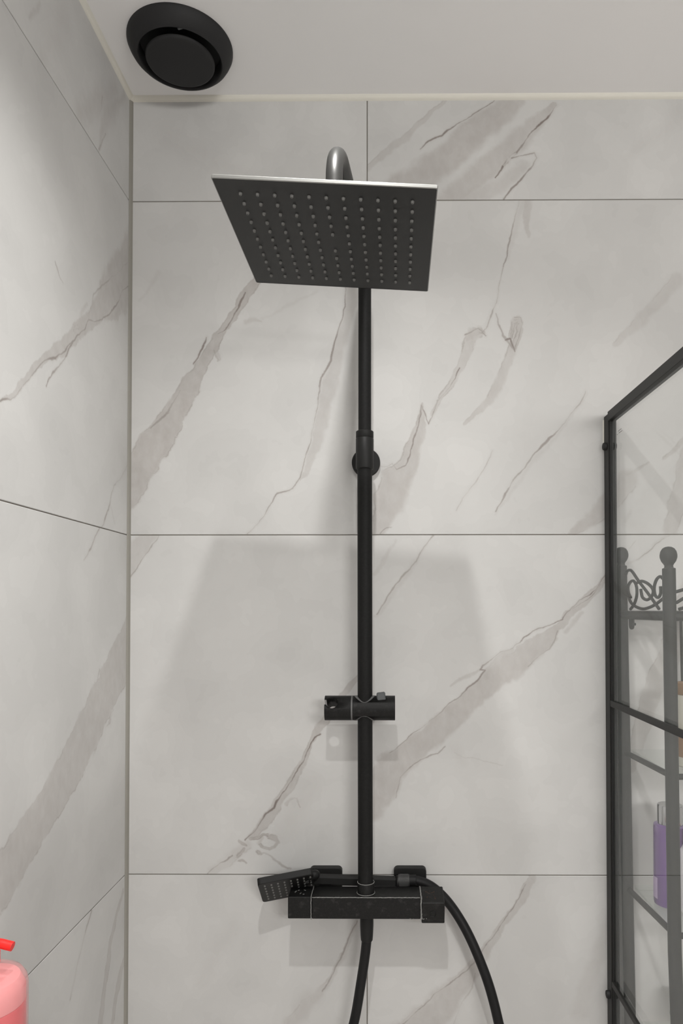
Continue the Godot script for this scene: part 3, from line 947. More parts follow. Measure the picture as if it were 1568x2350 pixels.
# ------------------------------------------------------------------ rain head
func rain_head() -> void:
	var at := Vector3(-0.0643, 2.1371, 0.3624)
	var o := thing("rain_shower_head", at, "large square flat black rain shower head with rows of nozzles", "shower head")
	o.rotation = Vector3(deg_to_rad(-0.395), deg_to_rad(-1.048), deg_to_rad(-3.691))
	O = Vector3.ZERO
	var st := start()
	var b := Basis(Vector3(1, 0, 0), Vector3(0, 0, -1), Vector3(0, 1, 0))
	plate(st, Transform3D(b, Vector3(0, -0.0008, 0)), rounded(0.2486, 0.2486, 0.002, 3), 0.0042, 0.0006)
	part(o, "plate", st, M.head)
	st = start()
	var sq := rounded(0.25, 0.25, 0.0025, 4)
	var ins := rounded(0.2478, 0.2478, 0.0016, 4)
	for k in sq.size():
		var l := (k + 1) % sq.size()
		var n2: Vector2 = ((sq[k] + sq[l]) / 2).normalized()
		n2 = Vector2(signf(n2.x) if absf(n2.x) > absf(n2.y) else 0.0, signf(n2.y) if absf(n2.y) >= absf(n2.x) else 0.0)
		var nn := Vector3(n2.x, 0, n2.y)
		var pa := Vector3(sq[k].x, 0, sq[k].y)
		var pb := Vector3(sq[l].x, 0, sq[l].y)
		var ia := Vector3(ins[k].x, 0, ins[k].y)
		var ib := Vector3(ins[l].x, 0, ins[l].y)
		var up := Vector3(0, 1, 0)
		quad(st, pa + up * -0.0004, pb + up * -0.0004, pb + up * 0.0024, pa + up * 0.0024, nn)
		quad(st, pa + up * 0.0024, pb + up * 0.0024, ib + up * 0.0036, ia + up * 0.0036, (nn + up).normalized())
		quad(st, pa + up * -0.0004, pb + up * -0.0004, ib + up * -0.001, ia + up * -0.001, (nn - up).normalized())
	part(o, "rim", st, M.rim)
	st = start()
	lathe(st, Transform3D(), [Vector2(0.024, 0.0034), Vector2(0.022, 0.008), Vector2(0.0165, 0.010), Vector2(0.0165, 0.024), Vector2(0.011, 0.027)], 32)
	part(o, "ball_joint", st, M.black)
	st = start()
	lathe(st, Transform3D(), [Vector2(0, -0.0026), Vector2(0.0007, -0.0026), Vector2(0.0009, -0.0034), Vector2(0.0014, -0.0035), Vector2(0.0019, -0.0025), Vector2(0.0021, -0.0006)], 14)
	var first: MeshInstance3D = null
	for i in 11:
		for j in 11:
			if i == 5 and j == 5:
				continue
			var p := Vector3((i - 5) * 0.0196, 0, (j - 5) * 0.0196)
			if first == null:
				first = part(o, "nozzle", st, M.rubber)
				first.position = p
			else:
				copy_of(first, o, "nozzle", Transform3D(Basis(), p))


# ------------------------------------------------------------------ sliding holder
func handset_holder() -> void:
	var a := at_z(745, 1627, PZ + 0.012)
	var b := at_z(907, 1627, PZ + 0.012)
	var y := a.y
	var o := thing("handset_holder", Vector3(PX, y, PZ), "black cylindrical slider bracket clamped across the riser pipe", "shower bracket")
	var xf := Transform3D(Basis(Vector3(0, 1, 0), Vector3(-1, 0, 0), Vector3(0, 0, 1)), Vector3.ZERO)
	var seam := at_z(807, 1627, PZ + 0.02).x
	for e in [["clamp_body", seam + 0.0008, b.x], ["cradle", a.x, seam - 0.0008]]:
		var c := CSGCombiner3D.new()
		c.name = e[0]
		var cyl := CSGCylinder3D.new()
		cyl.radius = 0.0205
		cyl.height = e[2] - e[1]
		cyl.sides = 64
		cyl.transform = Transform3D(xf.basis, Vector3((e[1] + e[2]) / 2 - PX, 0, 0))
		cyl.material = M.valve
		c.add_child(cyl)
		var cut := CSGCylinder3D.new()
		cut.operation = CSGShape3D.OPERATION_SUBTRACTION
		cut.sides = 48
		cut.height = 0.08
		if e[0] == "clamp_body":
			cut.radius = 0.0168
		else:
			cut.radius = 0.0102
			cut.transform = Transform3D(Basis(Vector3(1, 0, 0), 0.98), Vector3(e[1] + 0.0125 - PX, 0.001, 0.0))
			var slot := CSGBox3D.new()
			slot.operation = CSGShape3D.OPERATION_SUBTRACTION
			slot.size = Vector3(0.016, 0.08, 0.0085)
			slot.transform = Transform3D(Basis(Vector3(1, 0, 0), 0.98), Vector3(e[1] + 0.004 - PX, 0.001, 0.0))
			c.add_child(slot)
		cut.material = M.valve
		c.add_child(cut)
		o.add_child(c)
	var st := start()
	lathe(st, Transform3D(xf.basis, Vector3(seam, y, PZ)), [Vector2(0, -0.0012), Vector2(0.0206, -0.0012), Vector2(0.0207, 0), Vector2(0.0206, 0.0012), Vector2(0, 0.0012)], 48)
	part(o, "seam_ring", st, M.seal)
	# grey seals where the pipe passes through: a sleeve cut to the curve of the cylinder
	for s in [1.0, -1.0]:
		st = start()
		var n := 48
		for k in n:
			var v := []
			for e in [k, k + 1]:
				var t: float = TAU * e / n
				var dirv := Vector3(cos(t), 0, sin(t))
				for r in [0.0127, 0.0172]:
					var zz := sin(t) * 0.0172
					v.append(Vector3(PX, y, PZ) + dirv * r + Vector3(0, s * (sqrt(maxf(0.0, 0.0205 * 0.0205 - zz * zz)) + 0.0004), 0))
			quad(st, v[0], v[1], v[3], v[2], Vector3(0, s, 0.35).normalized())
			var dn := Vector3(0, -s * 0.004, 0)
			var m := Vector3(cos(TAU * (k + 0.5) / n), 0, sin(TAU * (k + 0.5) / n))
			quad(st, v[1], v[3], v[3] + dn, v[1] + dn, m)
			quad(st, v[0], v[2], v[2] + dn, v[0] + dn, m)
		part(o, "seal", st, M.seal)
	st = start()
	var lv := at_z(875, 1598, PZ + 0.006)
	box(st, Transform3D(Basis(Vector3(0, 0, 1), 0.12), lv), Vector3(0.0145, 0.0125, 0.016), 0.0016)
	part(o, "release_lever", st, M.lever)


# ------------------------------------------------------------------ mixer
const VF := 0.083     # front of the mixer
const VB := 0.037

func mixer() -> void:
	var tl := at_z(661, 2059, VF)
	var bl := at_z(661, 2109, VF)
	var s1 := at_z(714, 2059, VF).x
	var s2 := at_z(967, 2059, VF).x
	var xr := at_z(1022, 2059, VF).x
	var yt := tl.y
	var yb := bl.y
	var o := thing("mixer_valve", Vector3((tl.x + xr) / 2, yb, 0.06), "black square bar mixer valve with limescale at the foot of the riser", "mixer tap")
	var st := start()
	span(st, Vector3(s1 + 0.0012, yb, VB), Vector3(s2 - 0.0012, yt, VF), 0.0012)
	part(o, "body", st, M.valve)
	st = start()
	span(st, Vector3(tl.x, yb + 0.0006, VB + 0.0004), Vector3(s1 - 0.0006, yt + 0.0004, VF + 0.0004), 0.0011)
	part(o, "knob", st, M.valve)
	var mid := Vector3((s2 + xr) / 2, (yt + yb) / 2 - 0.003, (VF + VB) / 2 + 0.0005)
	st = start()
	var kx := Transform3D(Basis(Vector3(1, 0, 0), 0.2), mid)
	box(st, kx, Vector3(xr - s2 - 0.0016, yt - yb + 0.002, VF - VB + 0.001), 0.0013)
	var k := part(o, "knob", st, M.valve)
	st = start()
	lathe(st, Transform3D(kx.basis * Basis(Vector3(1, 0, 0), PI / 2), kx * Vector3(-0.0005, -0.001, (VF - VB) / 2 + 0.0004)), [Vector2(0.0052, -0.001), Vector2(0.0052, 0.0012), Vector2(0.0046, 0.0017), Vector2(0.004, 0.0008), Vector2(0, 0.0008)], 28)
	part(k, "safety_button", st, M.black)
	# pale limescale that has grown in the seams
	for x in [s1, s2]:
		st = start()
		var h := (yt - yb) / 2 - 0.0002
		var d := (VF - VB) / 2 - 0.0002
		var r := 0.0013 if x == s1 else 0.0022
		var pts := []
		for e in [[1, 1], [1, -1], [-1, -1], [-1, 1], [1, 1]]:
			pts.append(Vector3(x, (yt + yb) / 2 + e[0] * h, (VF + VB) / 2 + e[1] * d))
		for e in 4:
			var n := 14
			var run := []
			for q in n + 1:
				run.append(pts[e].lerp(pts[e + 1], float(q) / n) + Vector3(rng.randf_range(-1, 1), rng.randf_range(-1, 1), rng.randf_range(-1, 1)) * 0.0003)
			tube(st, run, r * 0.6, 8)
		part(o, "limescale", st, M.scale_line)
	st = start()
	var run := []
	for q in 61:
		run.append(Vector3(lerpf(s1 + 0.002, s2 - 0.002, q / 60.0), yt - 0.0006, VF - 0.0006) + Vector3(0, rng.randf_range(-1, 1), rng.randf_range(-1, 1)) * 0.00025)
	tube(st, run, 0.0007, 6)
	part(o, "limescale", st, M.scale_line)
	st = start()
	for p in [[679, 2046, 9, 1.5], [690, 2050, 7, 1.2], [700, 2043, 6, 1.2], [697, 2052, 4, 1.6], [686, 2043, 5, 1.0]]:
		var c := at_z(p[0], p[1], 0.0)
		var dir := ray(p[0], p[1])
		var q := EYE + dir * ((yt + 0.0009 - EYE.y) / dir.y)
		box(st, Transform3D(Basis(Vector3.UP, p[0] * 1.7), q), Vector3(p[2] * 0.0007, 0.0006, p[3] * 0.0011), 0.0002)
	part(o, "limescale", st, M.scale_line)
	st = start()
	for k2 in 26:
		var fy := rng.randf()
		var c := Vector3(s2 + rng.randf_range(-0.0012, 0.0032), lerpf(yb, yt, fy * fy), VF + 0.0002)
		if k2 > 18:
			c = Vector3(rng.randf_range(s2 - 0.02, s2 + 0.012), yb + rng.randf_range(0.0003, 0.0016), VF + 0.0002)
		box(st, Transform3D(Basis(Vector3(0, 0, 1), rng.randf() * 3.0), c), Vector3(rng.randf_range(0.0005, 0.0018), rng.randf_range(0.0004, 0.0012), 0.0008), 0.0002)
	part(o, "limescale", st, M.scale_line)
	st = start()
	for k2 in 14:
		var c := kx * Vector3(rng.randf_range(-0.012, 0.004), (yt - yb + 0.002) / 2 + 0.0001, rng.randf_range(-0.01, 0.012))
		box(st, Transform3D(kx.basis * Basis(Vector3.UP, rng.randf() * 3.0), c), Vector3(rng.randf_range(0.0008, 0.003), 0.0004, rng.randf_range(0.0006, 0.0022)), 0.0001)
	part(k, "rust_spots", st, mat(Color(0.27, 0.2, 0.16), 0.9))
	# collar of the riser
	var fx := at_z(840, 2052, PZ).x
	st = start()
	lathe(st, upright(Vector3(fx, yt, PZ)), [Vector2(0.0152, -0.0005), Vector2(0.0152, 0.001), Vector2(0.0142, 0.0018), Vector2(0.0142, 0.0165), Vector2(0.0136, 0.0185), Vector2(0.0124, 0.0188)], 40)
	part(o, "collar", st, M.valve)
	st = start()
	for e in [[0.0148, 0.0011], [0.0139, 0.0184]]:
		var ring := []
		for q in 41:
			ring.append(Vector3(fx + e[0] * cos(TAU * q / 40), yt + e[1], PZ + e[0] * sin(TAU * q / 40)))
		tube(st, ring, 0.0006, 6)
	part(o, "limescale", st, M.scale_line)
	# outlet below
	var ox := at_z(842, 2112, PZ - 0.004).x
	st = start()
	lathe(st, upright(Vector3(ox, yb, PZ - 0.004)), [Vector2(0.0112, -0.004), Vector2(0.0122, -0.003), Vector2(0.0122, 0.0005)], 24)
	part(o, "outlet", st, M.black)
	# wall plates and the short pipes into the wall
	for px in [748.0, 941.5]:
		var c := at_z(px, 2027, 0.012)
		st = start()
		plate(st, Transform3D(Basis(), Vector3(c.x, c.y - 0.0015, 0.0003)), rounded(0.0565, 0.0565, 0.007, 6), 0.0125, 0.0015)
		var pl := part(o, "wall_plate", st, M.black)
		st = start()
		var cy := (yt + yb) / 2
		rod(st, Vector3(c.x, cy + 0.002, 0.012), Vector3(c.x, cy, VB + 0.001), 0.0125, 24)
		part(pl, "union", st, M.black)


# ------------------------------------------------------------------ hand shower
func hand_shower() -> void:
	var tl := at_z(591, 2031, 0.088)
	var tr := at_z(719, 2006, 0.074)
	var u := (tr - tl).normalized()
	var v := Vector3(0, -0.64, -0.768)
	v = (v - u * v.dot(u)).normalized()
	var n := u.cross(v)                    # towards -front: fix the sign so that it looks forward and down
	if n.z < 0:
		n = -n
	var w := tr.distance_to(tl)
	var h := 0.088
	var o := thing("hand_shower", (tl + tr) / 2, "black rectangular hand shower lying on top of the mixer valve", "hand shower")
	var mid := (tl + tr) / 2 + v * h / 2
	var b := Basis(u, -v, n)
	if b.determinant() < 0:
		b = Basis(-u, -v, n)
	var st := start()
	plate(st, Transform3D(b, mid - n * 0.011), rounded(w, h, 0.005, 4), 0.011, 0.001)
	part(o, "spray_head", st, M.black)
	# spray slots
	st = start()
	var keep := O
	O = Vector3.ZERO
	plate(st, Transform3D(), rounded(0.0028, 0.0062, 0.0013, 4), 0.0009, 0.0003)
	var first: MeshInstance3D = null
	for i in 8:
		for j in 6:
			var p := tl + u * (0.011 + i * 0.0108) + v * (0.011 + j * 0.0125) - keep
			if first == null:
				first = part(o, "nozzle", st, M.rubber)
				first.transform = Transform3D(b, p)
			else:
				copy_of(first, o, "nozzle", Transform3D(b, p))
	O = keep
	# neck and handle
	var ha := at_z(712, 2017, 0.034)
	var hb := at_z(911, 2023, 0.028)
	var dir := (hb - ha).normalized()
	st = start()
	var hx := Transform3D(Basis(dir, Vector3.UP.slide(dir).normalized(), dir.cross(Vector3.UP.slide(dir)).normalized()), (ha + hb) / 2)
	box(st, hx, Vector3(ha.distance_to(hb), 0.0155, 0.0155), 0.0028)
	part(o, "handle", st, M.black)
	st = start()
	var na := tr + v * 0.020 - n * 0.006 - u * 0.002
	tube(st, smooth([na - u * 0.006, na + u * 0.006, ha + dir * 0.004, ha + dir * 0.02], 6), 0.0076, 16)
	part(o, "neck", st, M.black)
	st = start()
	var mark := []
	var mc := tr + v * 0.03 - u * 0.012 + n * 0.0003
	for q in 13:
		var t := PI * 0.5 + PI * q / 12.0
		mark.append(mc + u * (0.0026 * cos(t)) + v * (0.0036 * sin(t)))
	mark.push_front(mark[0] + u * 0.003)
	mark.append(mark[-1] + u * 0.003)
	tube(st, mark, 0.0005, 6)
	part(o, "embossed_mark", st, M.seal)
	st = start()
	rod(st, hb - dir * 0.001, hb + dir * 0.0035, 0.0102, 24)
	part(o, "end_ring", st, M.black)


# ------------------------------------------------------------------ hose
func hose() -> void:
	var a := at_z(914, 2020, 0.028)
	var b := at_z(941, 2020, 0.029)
	var o := thing("shower_hose", Vector3(0.05, 0.42, 0.1), "smooth black shower hose looping from hand shower down to mixer outlet", "hose")
	var ex := at_z(842, 2112, PZ - 0.004)
	var pts := [a.lerp(b, 0.6), b, at_z(962, 2022, 0.0275), at_z(988, 2033, 0.0265), at_z(1014, 2054, 0.0265), at_z(1042, 2088, 0.031), at_z(1072, 2138, 0.042), at_z(1100, 2200, 0.055), at_z(1124, 2266, 0.064), at_z(1143, 2340, 0.073),
		at_z(1158, 2420, 0.08), Vector3(0.222, 0.72, 0.1), Vector3(0.215, 0.58, 0.115), Vector3(0.15, 0.455, 0.125), Vector3(0.05, 0.42, 0.125), Vector3(-0.04, 0.47, 0.115), Vector3(-0.088, 0.6, 0.095), Vector3(-0.092, 0.76, 0.075),
		at_z(790, 2440, 0.064), at_z(815, 2336, 0.061), at_z(828, 2260, 0.061), at_z(837, 2200, 0.061), at_z(841, 2165, 0.061), at_z(842, 2150, 0.061)]
	var st := start()
	tube(st, smooth(pts, 10), 0.0082, 20)
	part(o, "tube", st, M.hose)
	st = start()
	var d := (b - a).normalized()
	lathe(st, along(a, b), [Vector2(0.0085, 0), Vector2(0.0098, 0.0005), Vector2(0.0098, a.distance_to(b) - 0.001), Vector2(0.0085, a.distance_to(b))], 28)
	var f := part(o, "ferrule", st, M.ferrule)
	st = start()
	for k in 30:
		var t := TAU * k / 30
		var xf := along(a, b)
		var r := xf.basis * Vector3(cos(t), 0, sin(t)) * 0.0098
		rod(st, a + r + d * 0.003, b + r - d * 0.003, 0.0005, 5, 0.0)
	part(f, "knurling", st, M.ferrule)
	st = start()
	rod(st, b - d * 0.001, b + d * 0.011, 0.0091, 24)
	part(f, "sleeve", st, M.hose)
	st = start()
	var top := at_z(661, 2109, VF).y - 0.003
	var low := at_z(842, 2159, PZ - 0.004).y
	lathe(st, upright(Vector3(ex.x, 0, PZ - 0.004)), [Vector2(0.0083, low), Vector2(0.0098, low + 0.001), Vector2(0.0106, low + 0.010), Vector2(0.0113, low + 0.026), Vector2(0.0113, top), Vector2(0.009, top)], 10)
	part(o, "conical_nut", st, M.black)


# ------------------------------------------------------------------ rack behind the glass
var p1a := Vector3.ZERO
var p1b := Vector3.ZERO
var p2a := Vector3.ZERO
var p2b := Vector3.ZERO

func side_point(px: float, py: float) -> Vector3:
	# crop coordinates onto the upright plane through the two posts of the rack's side
	var d := ray(1360.0 + px / 4.894, 1220.0 + py / 4.894)
	var n := (p2a - p1a).cross(p1a - p1b).normalized()
	return EYE + d * ((p1a - EYE).dot(n) / d.dot(n))

func rack() -> void:
	var z1 := 0.0125
	var z2 := 0.19
	p1a = at_z(1426, 1300, z1)
	p1b = at_z(1446.5, 2350, z1)
	p2a = at_z(1535.5, 1306, z2)
	p2b = at_z(1551.5, 2120, z2)
	var o := thing("storage_rack", Vector3(0.62, 0, 0.1), "black metal storage rack with ball finials and scrollwork behind the glass", "rack")
	var deep := Vector3(0.36, 0, 0)
	var r := 0.0097
	var f1 := p1b + (p1b - p1a) * (p1b.y / (p1a.y - p1b.y))
	f1.y = 0.0
	var f2 := p2b + (p2b - p2a) * (p2b.y / (p2a.y - p2b.y))
	f2.y = 0.0
	f2.x += 0.02
	for e in [[p1a, f1], [p2a, f2], [p1a + deep, f1 + deep], [p2a + deep, f2 + deep]]:
		var st := start()
		var knee: Vector3 = e[0].lerp(e[1], (e[0].y - 1.16) / e[0].y)
		if e[0].z > 0.1:
			knee.x -= 0.009
		tube(st, [e[0], e[0].lerp(knee, 0.5), knee, e[1]], r, 20)
		var post := part(o, "post", st, M.iron)
		st = start()
		var up: Vector3 = (e[0] - e[1]).normalized()
		lathe(st, along(e[0] - up * 0.001, e[0] + up), [Vector2(r, 0), Vector2(r * 0.98, 0.002), Vector2(0.0068, 0.003), Vector2(0.0062, 0.006), Vector2(0.0075, 0.0085), Vector2(0.0105, 0.0125), Vector2(0.0124, 0.018), Vector2(0.0126, 0.022), Vector2(0.0115, 0.0275), Vector2(0.0088, 0.0318), Vector2(0.0048, 0.0342), Vector2(0, 0.035)], 28)
		part(post, "finial", st, M.iron)
	# rails round each level
	var line := func(y: float) -> Array:
		var a := p1a.lerp(f1, (p1a.y - y) / p1a.y)
		var b := p2a.lerp(p2b, (p2a.y - y) / (p2a.y - p2b.y))
		a.y = y
		b.y = y
		return [a, b, b + deep, a + deep]
	var levels := [at_z(1428, 1411, z1).y, at_z(1437, 1726, z1).y, at_z(1441, 2038, z1).y, 0.0, 0.0]
	levels[3] = levels[2] * 2.0 - levels[1]
	levels[4] = levels[3] * 2.0 - levels[2] - 0.1
	for k in levels.size():
		var q: Array = line.call(levels[k])
		for i in (4 if k == 0 else 3):
			var st := start()
			rod(st, q[i], q[(i + 1) % 4], 0.0072 if k == 0 else 0.0046, 16)
			part(o, "rail", st, M.iron)
		if k > 0:
			var st := start()
			var lo: Vector3 = q[0]
			span(st, Vector3(q[0].x + 0.012, q[0].y - 0.001, q[0].z - 0.004), Vector3(q[2].x - 0.012, q[0].y + 0.004, q[2].z - 0.004), 0.0006)
			part(o, "glass_shelf", st, M.shelf_glass)
	# scrollwork of the side, then the same bent rods along the front
	var curls := [
		[[378, 480], [390, 446], [420, 432], [450, 452], [520, 556], [600, 660], [680, 770], [748, 868]],
		[[432, 742], [408, 690], [402, 620], [428, 566], [466, 556], [496, 620], [498, 720], [470, 812], [428, 872]],
		[[408, 690], [420, 770], [470, 832], [560, 868], [640, 852], [720, 810], [802, 745]],
		[[498, 578], [556, 556], [630, 590], [682, 655], [668, 724], [616, 766], [566, 742], [550, 690], [544, 645]],
		[[765, 615], [767, 690], [742, 738], [708, 720], [694, 650], [704, 580], [730, 526], [765, 506], [800, 535]],
	]
	for c in curls:
		var st := start()
		var pts := []
		for p in c:
			pts.append(side_point(p[0], p[1]))
		tube(st, smooth(pts, 6), 0.0025, 10)
		part(o, "scroll", st, M.iron)
	# the same bent rods along the front: share of the width, height in the crop the side was read from
	var front := [
		[[0.0, 700], [0.06, 655], [0.2, 545], [0.32, 468], [0.42, 434], [0.47, 450], [0.46, 500], [0.42, 530]],
		[[0.04, 872], [0.14, 800], [0.26, 750], [0.38, 780], [0.42, 840], [0.36, 872], [0.28, 850], [0.27, 810]],
		[[0.03, 800], [0.08, 730], [0.13, 742], [0.14, 800], [0.1, 850], [0.06, 835]],
	]
	for flip in [0.0, 1.0]:
		for c in front:
			var st := start()
			var pts := []
			for p in c:
				var t: float = absf(flip - p[0])
				pts.append(Vector3(p2a.x + deep.x * t, side_point(800, p[1]).y, p2a.z))
			tube(st, smooth(pts, 6), 0.0025, 10)
			part(o, "scroll", st, M.iron)
	# fixing lug under the top rail
	var lug := side_point(450, 1040)
	var st2 := start()
	var across := (p2a - p1a).cross(Vector3.UP).normalized()
	plate(st2, Transform3D(Basis(across.cross(Vector3.UP).normalized(), Vector3.UP, across).orthonormalized(), lug + Vector3(0, 0.004, 0)), rounded(0.0165, 0.026, 0.008, 6), 0.003, 0.0006)
	var lg := part(o, "lug", st2, M.iron)
	st2 = start()
	lathe(st2, along(lug - across * 0.0045, lug - across), [Vector2(0.0026, 0.0), Vector2(0.002, 0.001), Vector2(0, 0.0013)], 12)
	part(lg, "screw", st2, M.lever)
	# upright rod of the back, from the top rail to the first shelf
	st2 = start()
	var bx := at_z(1563, 1430, z1).x
	rod(st2, Vector3(bx, levels[0], z1), Vector3(bx + 0.004, levels[1], z1), 0.0026, 12)
	part(o, "back_rod", st2, M.iron)

	# ---- what stands on the shelves
	var s2: float = levels[2] + 0.004
	var s1: float = levels[1] + 0.004
	var s3: float = levels[3] + 0.004
	var pc := at_z(1539, 1960, 0.088)
	var at := Vector3(pc.x, s2, 0.088)
	var bt := thing("toiletry_bottle", at, "purple translucent bottle with a chrome cap on the rack shelf", "bottle")
	var cap_y := at_z(1539, 1889, 0.088).y - s2
	var top_y := at_z(1539, 1846, 0.088).y - s2
	var vio := mat(Color(0.46, 0.32, 0.58, 0.72), 0.08)
	vio.transparency = BaseMaterial3D.TRANSPARENCY_ALPHA
	st2 = start()
	lathe(st2, upright(at), [Vector2(0, 0.0002), Vector2(0.022, 0.0002), Vector2(0.0255, 0.002), Vector2(0.0262, 0.006), Vector2(0.0262, cap_y - 0.006), Vector2(0.0255, cap_y - 0.0022), Vector2(0.0215, cap_y), Vector2(0.0185, cap_y)], 40)
	part(bt, "flask", st2, vio)
	st2 = start()
	lathe(st2, upright(at), [Vector2(0, 0.006), Vector2(0.0232, 0.006), Vector2(0.024, 0.008), Vector2(0.024, cap_y * 0.92), Vector2(0, cap_y * 0.92)], 32)
	part(bt, "contents", st2, mat(Color(0.5, 0.38, 0.6), 0.4))
	st2 = start()
	lathe(st2, upright(at), [Vector2(0.019, cap_y - 0.0008), Vector2(0.0198, cap_y), Vector2(0.0198, top_y - 0.001), Vector2(0.019, top_y), Vector2(0, top_y)], 40)
	part(bt, "cap", st2, M.chrome)
	st2 = start()
	var ring := []
	for k in 7:
		var t := PI - 0.35 + 0.1 * k
		ring.append([Vector3(at.x + 0.0265 * cos(t), s2 + 0.012, at.z + 0.0265 * sin(t)), Vector3(cos(t), 0, sin(t))])
	for k in 6:
		var upv := Vector3(0, 0.034, 0)
		tri(st2, ring[k][0], ring[k + 1][0], ring[k + 1][0] + upv, ring[k][1], ring[k + 1][1], ring[k + 1][1])
		tri(st2, ring[k][0], ring[k + 1][0] + upv, ring[k][0] + upv, ring[k][1], ring[k + 1][1], ring[k][1])
	part(bt, "sticker", st2, mat(Color(0.72, 0.64, 0.78), 0.5))

	pc = at_z(1592, 1960, 0.12)
	at = Vector3(pc.x, s2, 0.12)
	bt = thing("toiletry_bottle", at, "white rounded bottle beside the purple bottle on the rack", "bottle")
	top_y = at_z(1580, 1938, 0.12).y - s2
	st2 = start()
	lathe(st2, upright(at), [Vector2(0, 0.0002), Vector2(0.018, 0.0002), Vector2(0.0205, 0.003), Vector2(0.0208, top_y - 0.02), Vector2(0.0195, top_y - 0.009), Vector2(0.0155, top_y - 0.002), Vector2(0.009, top_y), Vector2(0.008, top_y)], 36)
	part(bt, "flask", st2, mat(Color(0.95, 0.95, 0.95), 0.35))
	st2 = start()
	lathe(st2, upright(at), [Vector2(0.0135, top_y), Vector2(0.0138, top_y + 0.022), Vector2(0.0125, top_y + 0.024), Vector2(0, top_y + 0.024)], 30)
	part(bt, "cap", st2, mat(Color(0.72, 0.5, 0.52), 0.4))

	pc = at_z(1584, 1700, 0.14)
	at = Vector3(pc.x, s1, 0.14)
	bt = thing("toiletry_bottle", at, "pale lotion bottle with brown cap and tan label on the upper rack shelf", "bottle")
	var ya := at_z(1584, 1735, 0.14).y - s1
	var yc := at_z(1584, 1690, 0.14).y - s1
	var yd := at_z(1584, 1592, 0.14).y - s1
	var ye := at_z(1584, 1566, 0.14).y - s1
	st2 = start()
	lathe(st2, upright(at), [Vector2(0, 0.0002), Vector2(0.018, 0.0002), Vector2(0.0208, 0.003), Vector2(0.0208, yd - 0.004), Vector2(0.0195, yd)], 36)
	part(bt, "flask", st2, mat(Color(0.74, 0.73, 0.68), 0.3))
	st2 = start()
	lathe(st2, upright(at), [Vector2(0.0206, ya), Vector2(0.0211, ya + 0.0005), Vector2(0.0211, yc), Vector2(0.0206, yc + 0.0005)], 36)
	part(bt, "label", st2, mat(Color(0.52, 0.38, 0.24), 0.6))
	st2 = start()
	lathe(st2, upright(at), [Vector2(0.0205, yd - 0.001), Vector2(0.021, yd), Vector2(0.021, ye - 0.001), Vector2(0.02, ye), Vector2(0, ye)], 36)
	part(bt, "cap", st2, mat(Color(0.5, 0.36, 0.2), 0.5))

	at = Vector3(0.56, s3, 0.11)
	var tw := thing("folded_towel", at, "grey green folded towel on a low rack shelf behind the glass", "towel")
	for k in 3:
		st2 = start()
		var fold := []
		for q in 9:
			var t := PI * q / 8.0
			fold.append(Vector2(-0.075 - 0.012 * sin(t), -0.0125 * cos(t)))
		fold.append(Vector2(0.09, 0.0125))
		fold.append(Vector2(0.09, -0.0125))
		plate(st2, Transform3D(Basis(), Vector3(0.565, s3 + 0.0135 + 0.026 * k, 0.05)), PackedVector2Array(fold), 0.13, 0.003)
		part(tw, "fold", st2, cloth())

func cloth() -> StandardMaterial3D:
	if M.has("cloth"):
		return M.cloth
	var m := triplanar(mat(Color(0.9, 0.93, 0.9), 0.95), speckled(0.55, 30000, 0.5, 21, 0.1), 16.0)
	M.cloth = m
	return m


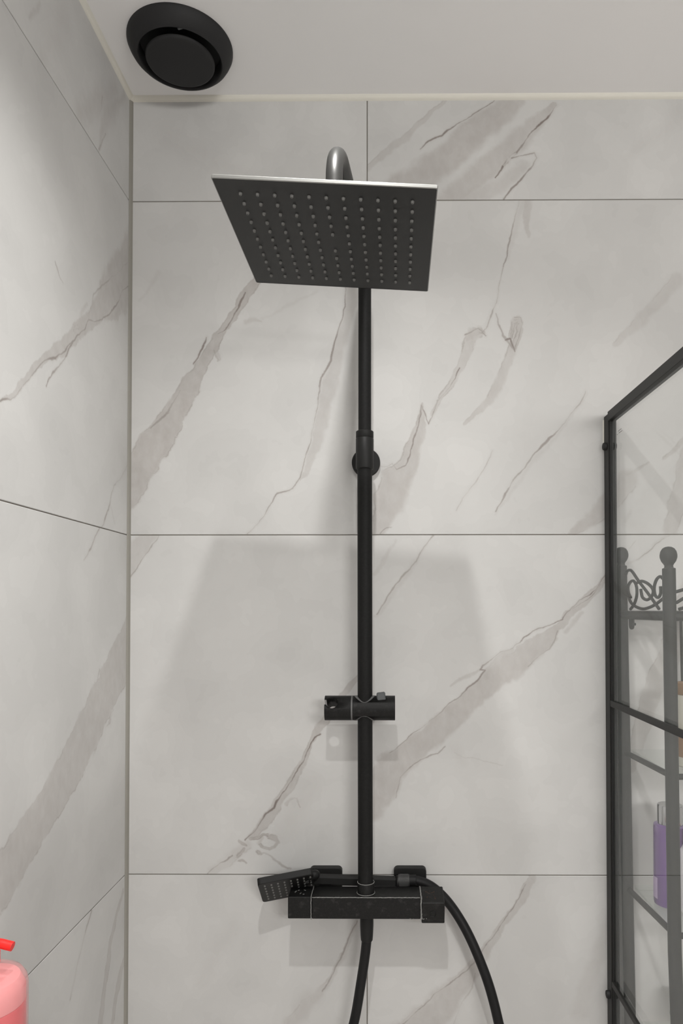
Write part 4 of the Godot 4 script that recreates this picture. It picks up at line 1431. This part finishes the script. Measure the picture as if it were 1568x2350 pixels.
# ------------------------------------------------------------------ soap dispenser on a small wall shelf
func soap() -> void:
	var z := 0.56
	var r := 0.0395
	var edge := at_z(49, 2290, z + 0.005)
	var at := Vector3(edge.x - r, 0, z)
	var sh := at_z(30, 2234, z).y
	at.y = sh - 0.125
	var o := thing("wall_shelf", Vector3(XL, at.y - 0.01, z), "small black wire shelf on the left tiled wall under the soap", "shelf")
	var st := start()
	tube(st, [Vector3(XL + 0.004, at.y - 0.004, z - 0.1), Vector3(XL + 0.095, at.y - 0.004, z - 0.1), Vector3(XL + 0.095, at.y - 0.004, z + 0.1), Vector3(XL + 0.004, at.y - 0.004, z + 0.1)], 0.003, 10)
	part(o, "shelf_frame", st, M.iron)
	for k in 9:
		st = start()
		var zz := z - 0.08 + 0.02 * k
		rod(st, Vector3(XL + 0.004, at.y - 0.002, zz), Vector3(XL + 0.095, at.y - 0.002, zz), 0.0018, 8)
		part(o, "wire", st, M.iron)
	st = start()
	span(st, Vector3(XL + 0.0005, at.y - 0.012, z - 0.103), Vector3(XL + 0.005, at.y + 0.004, z + 0.103), 0.001)
	part(o, "wall_strip", st, M.iron)

	o = thing("soap_dispenser", at, "red translucent pump soap dispenser by the left wall", "soap dispenser")
	var skin := mat(Color(0.93, 0.62, 0.62, 0.35), 0.15)
	skin.transparency = BaseMaterial3D.TRANSPARENCY_ALPHA
	var hgt := sh - at.y
	st = start()
	lathe(st, upright(at), [Vector2(0, 0.0003), Vector2(0.035, 0.0003), Vector2(0.0385, 0.003), Vector2(r, 0.01), Vector2(r, hgt - 0.016), Vector2(0.0382, hgt - 0.009), Vector2(0.034, hgt - 0.003), Vector2(0.024, hgt + 0.002), Vector2(0.0125, hgt + 0.005), Vector2(0.012, hgt + 0.010)], 48)
	part(o, "flask", st, skin)
	st = start()
	lathe(st, upright(at), [Vector2(0, 0.003), Vector2(0.035, 0.003), Vector2(0.0375, 0.006), Vector2(0.0375, hgt - 0.03), Vector2(0, hgt - 0.028)], 40)
	part(o, "soap", st, mat(Color(0.9, 0.25, 0.3), 0.3))
	st = start()
	lathe(st, upright(at), [Vector2(0, hgt - 0.028), Vector2(0.0373, hgt - 0.0295), Vector2(0.0373, hgt - 0.017), Vector2(0.032, hgt - 0.006), Vector2(0, hgt - 0.005)], 40)
	part(o, "foam", st, mat(Color(0.93, 0.66, 0.66), 0.8))
	var red := mat(Color(0.96, 0.13, 0.11), 0.35)
	st = start()
	lathe(st, upright(at), [Vector2(0.0122, hgt + 0.008), Vector2(0.0142, hgt + 0.009), Vector2(0.0142, hgt + 0.019), Vector2(0.007, hgt + 0.021), Vector2(0.004, hgt + 0.022), Vector2(0.004, hgt + 0.033)], 32)
	part(o, "collar", st, red)
	st = start()
	var ny := at_z(10, 2166, z).y
	var tip := at_z(29, 2172, z)
	lathe(st, upright(Vector3(at.x, ny - 0.006, z)), [Vector2(0, 0), Vector2(0.0085, 0), Vector2(0.009, 0.001), Vector2(0.009, 0.010), Vector2(0.008, 0.0115), Vector2(0, 0.012)], 28)
	tube(st, smooth([Vector3(at.x, ny, z), Vector3(lerpf(at.x, tip.x, 0.5), ny + 0.0005, z), Vector3(lerpf(at.x, tip.x, 0.8), ny - 0.0012, z), tip], 6), 0.0045, 14)
	part(o, "pump_nozzle", st, red)
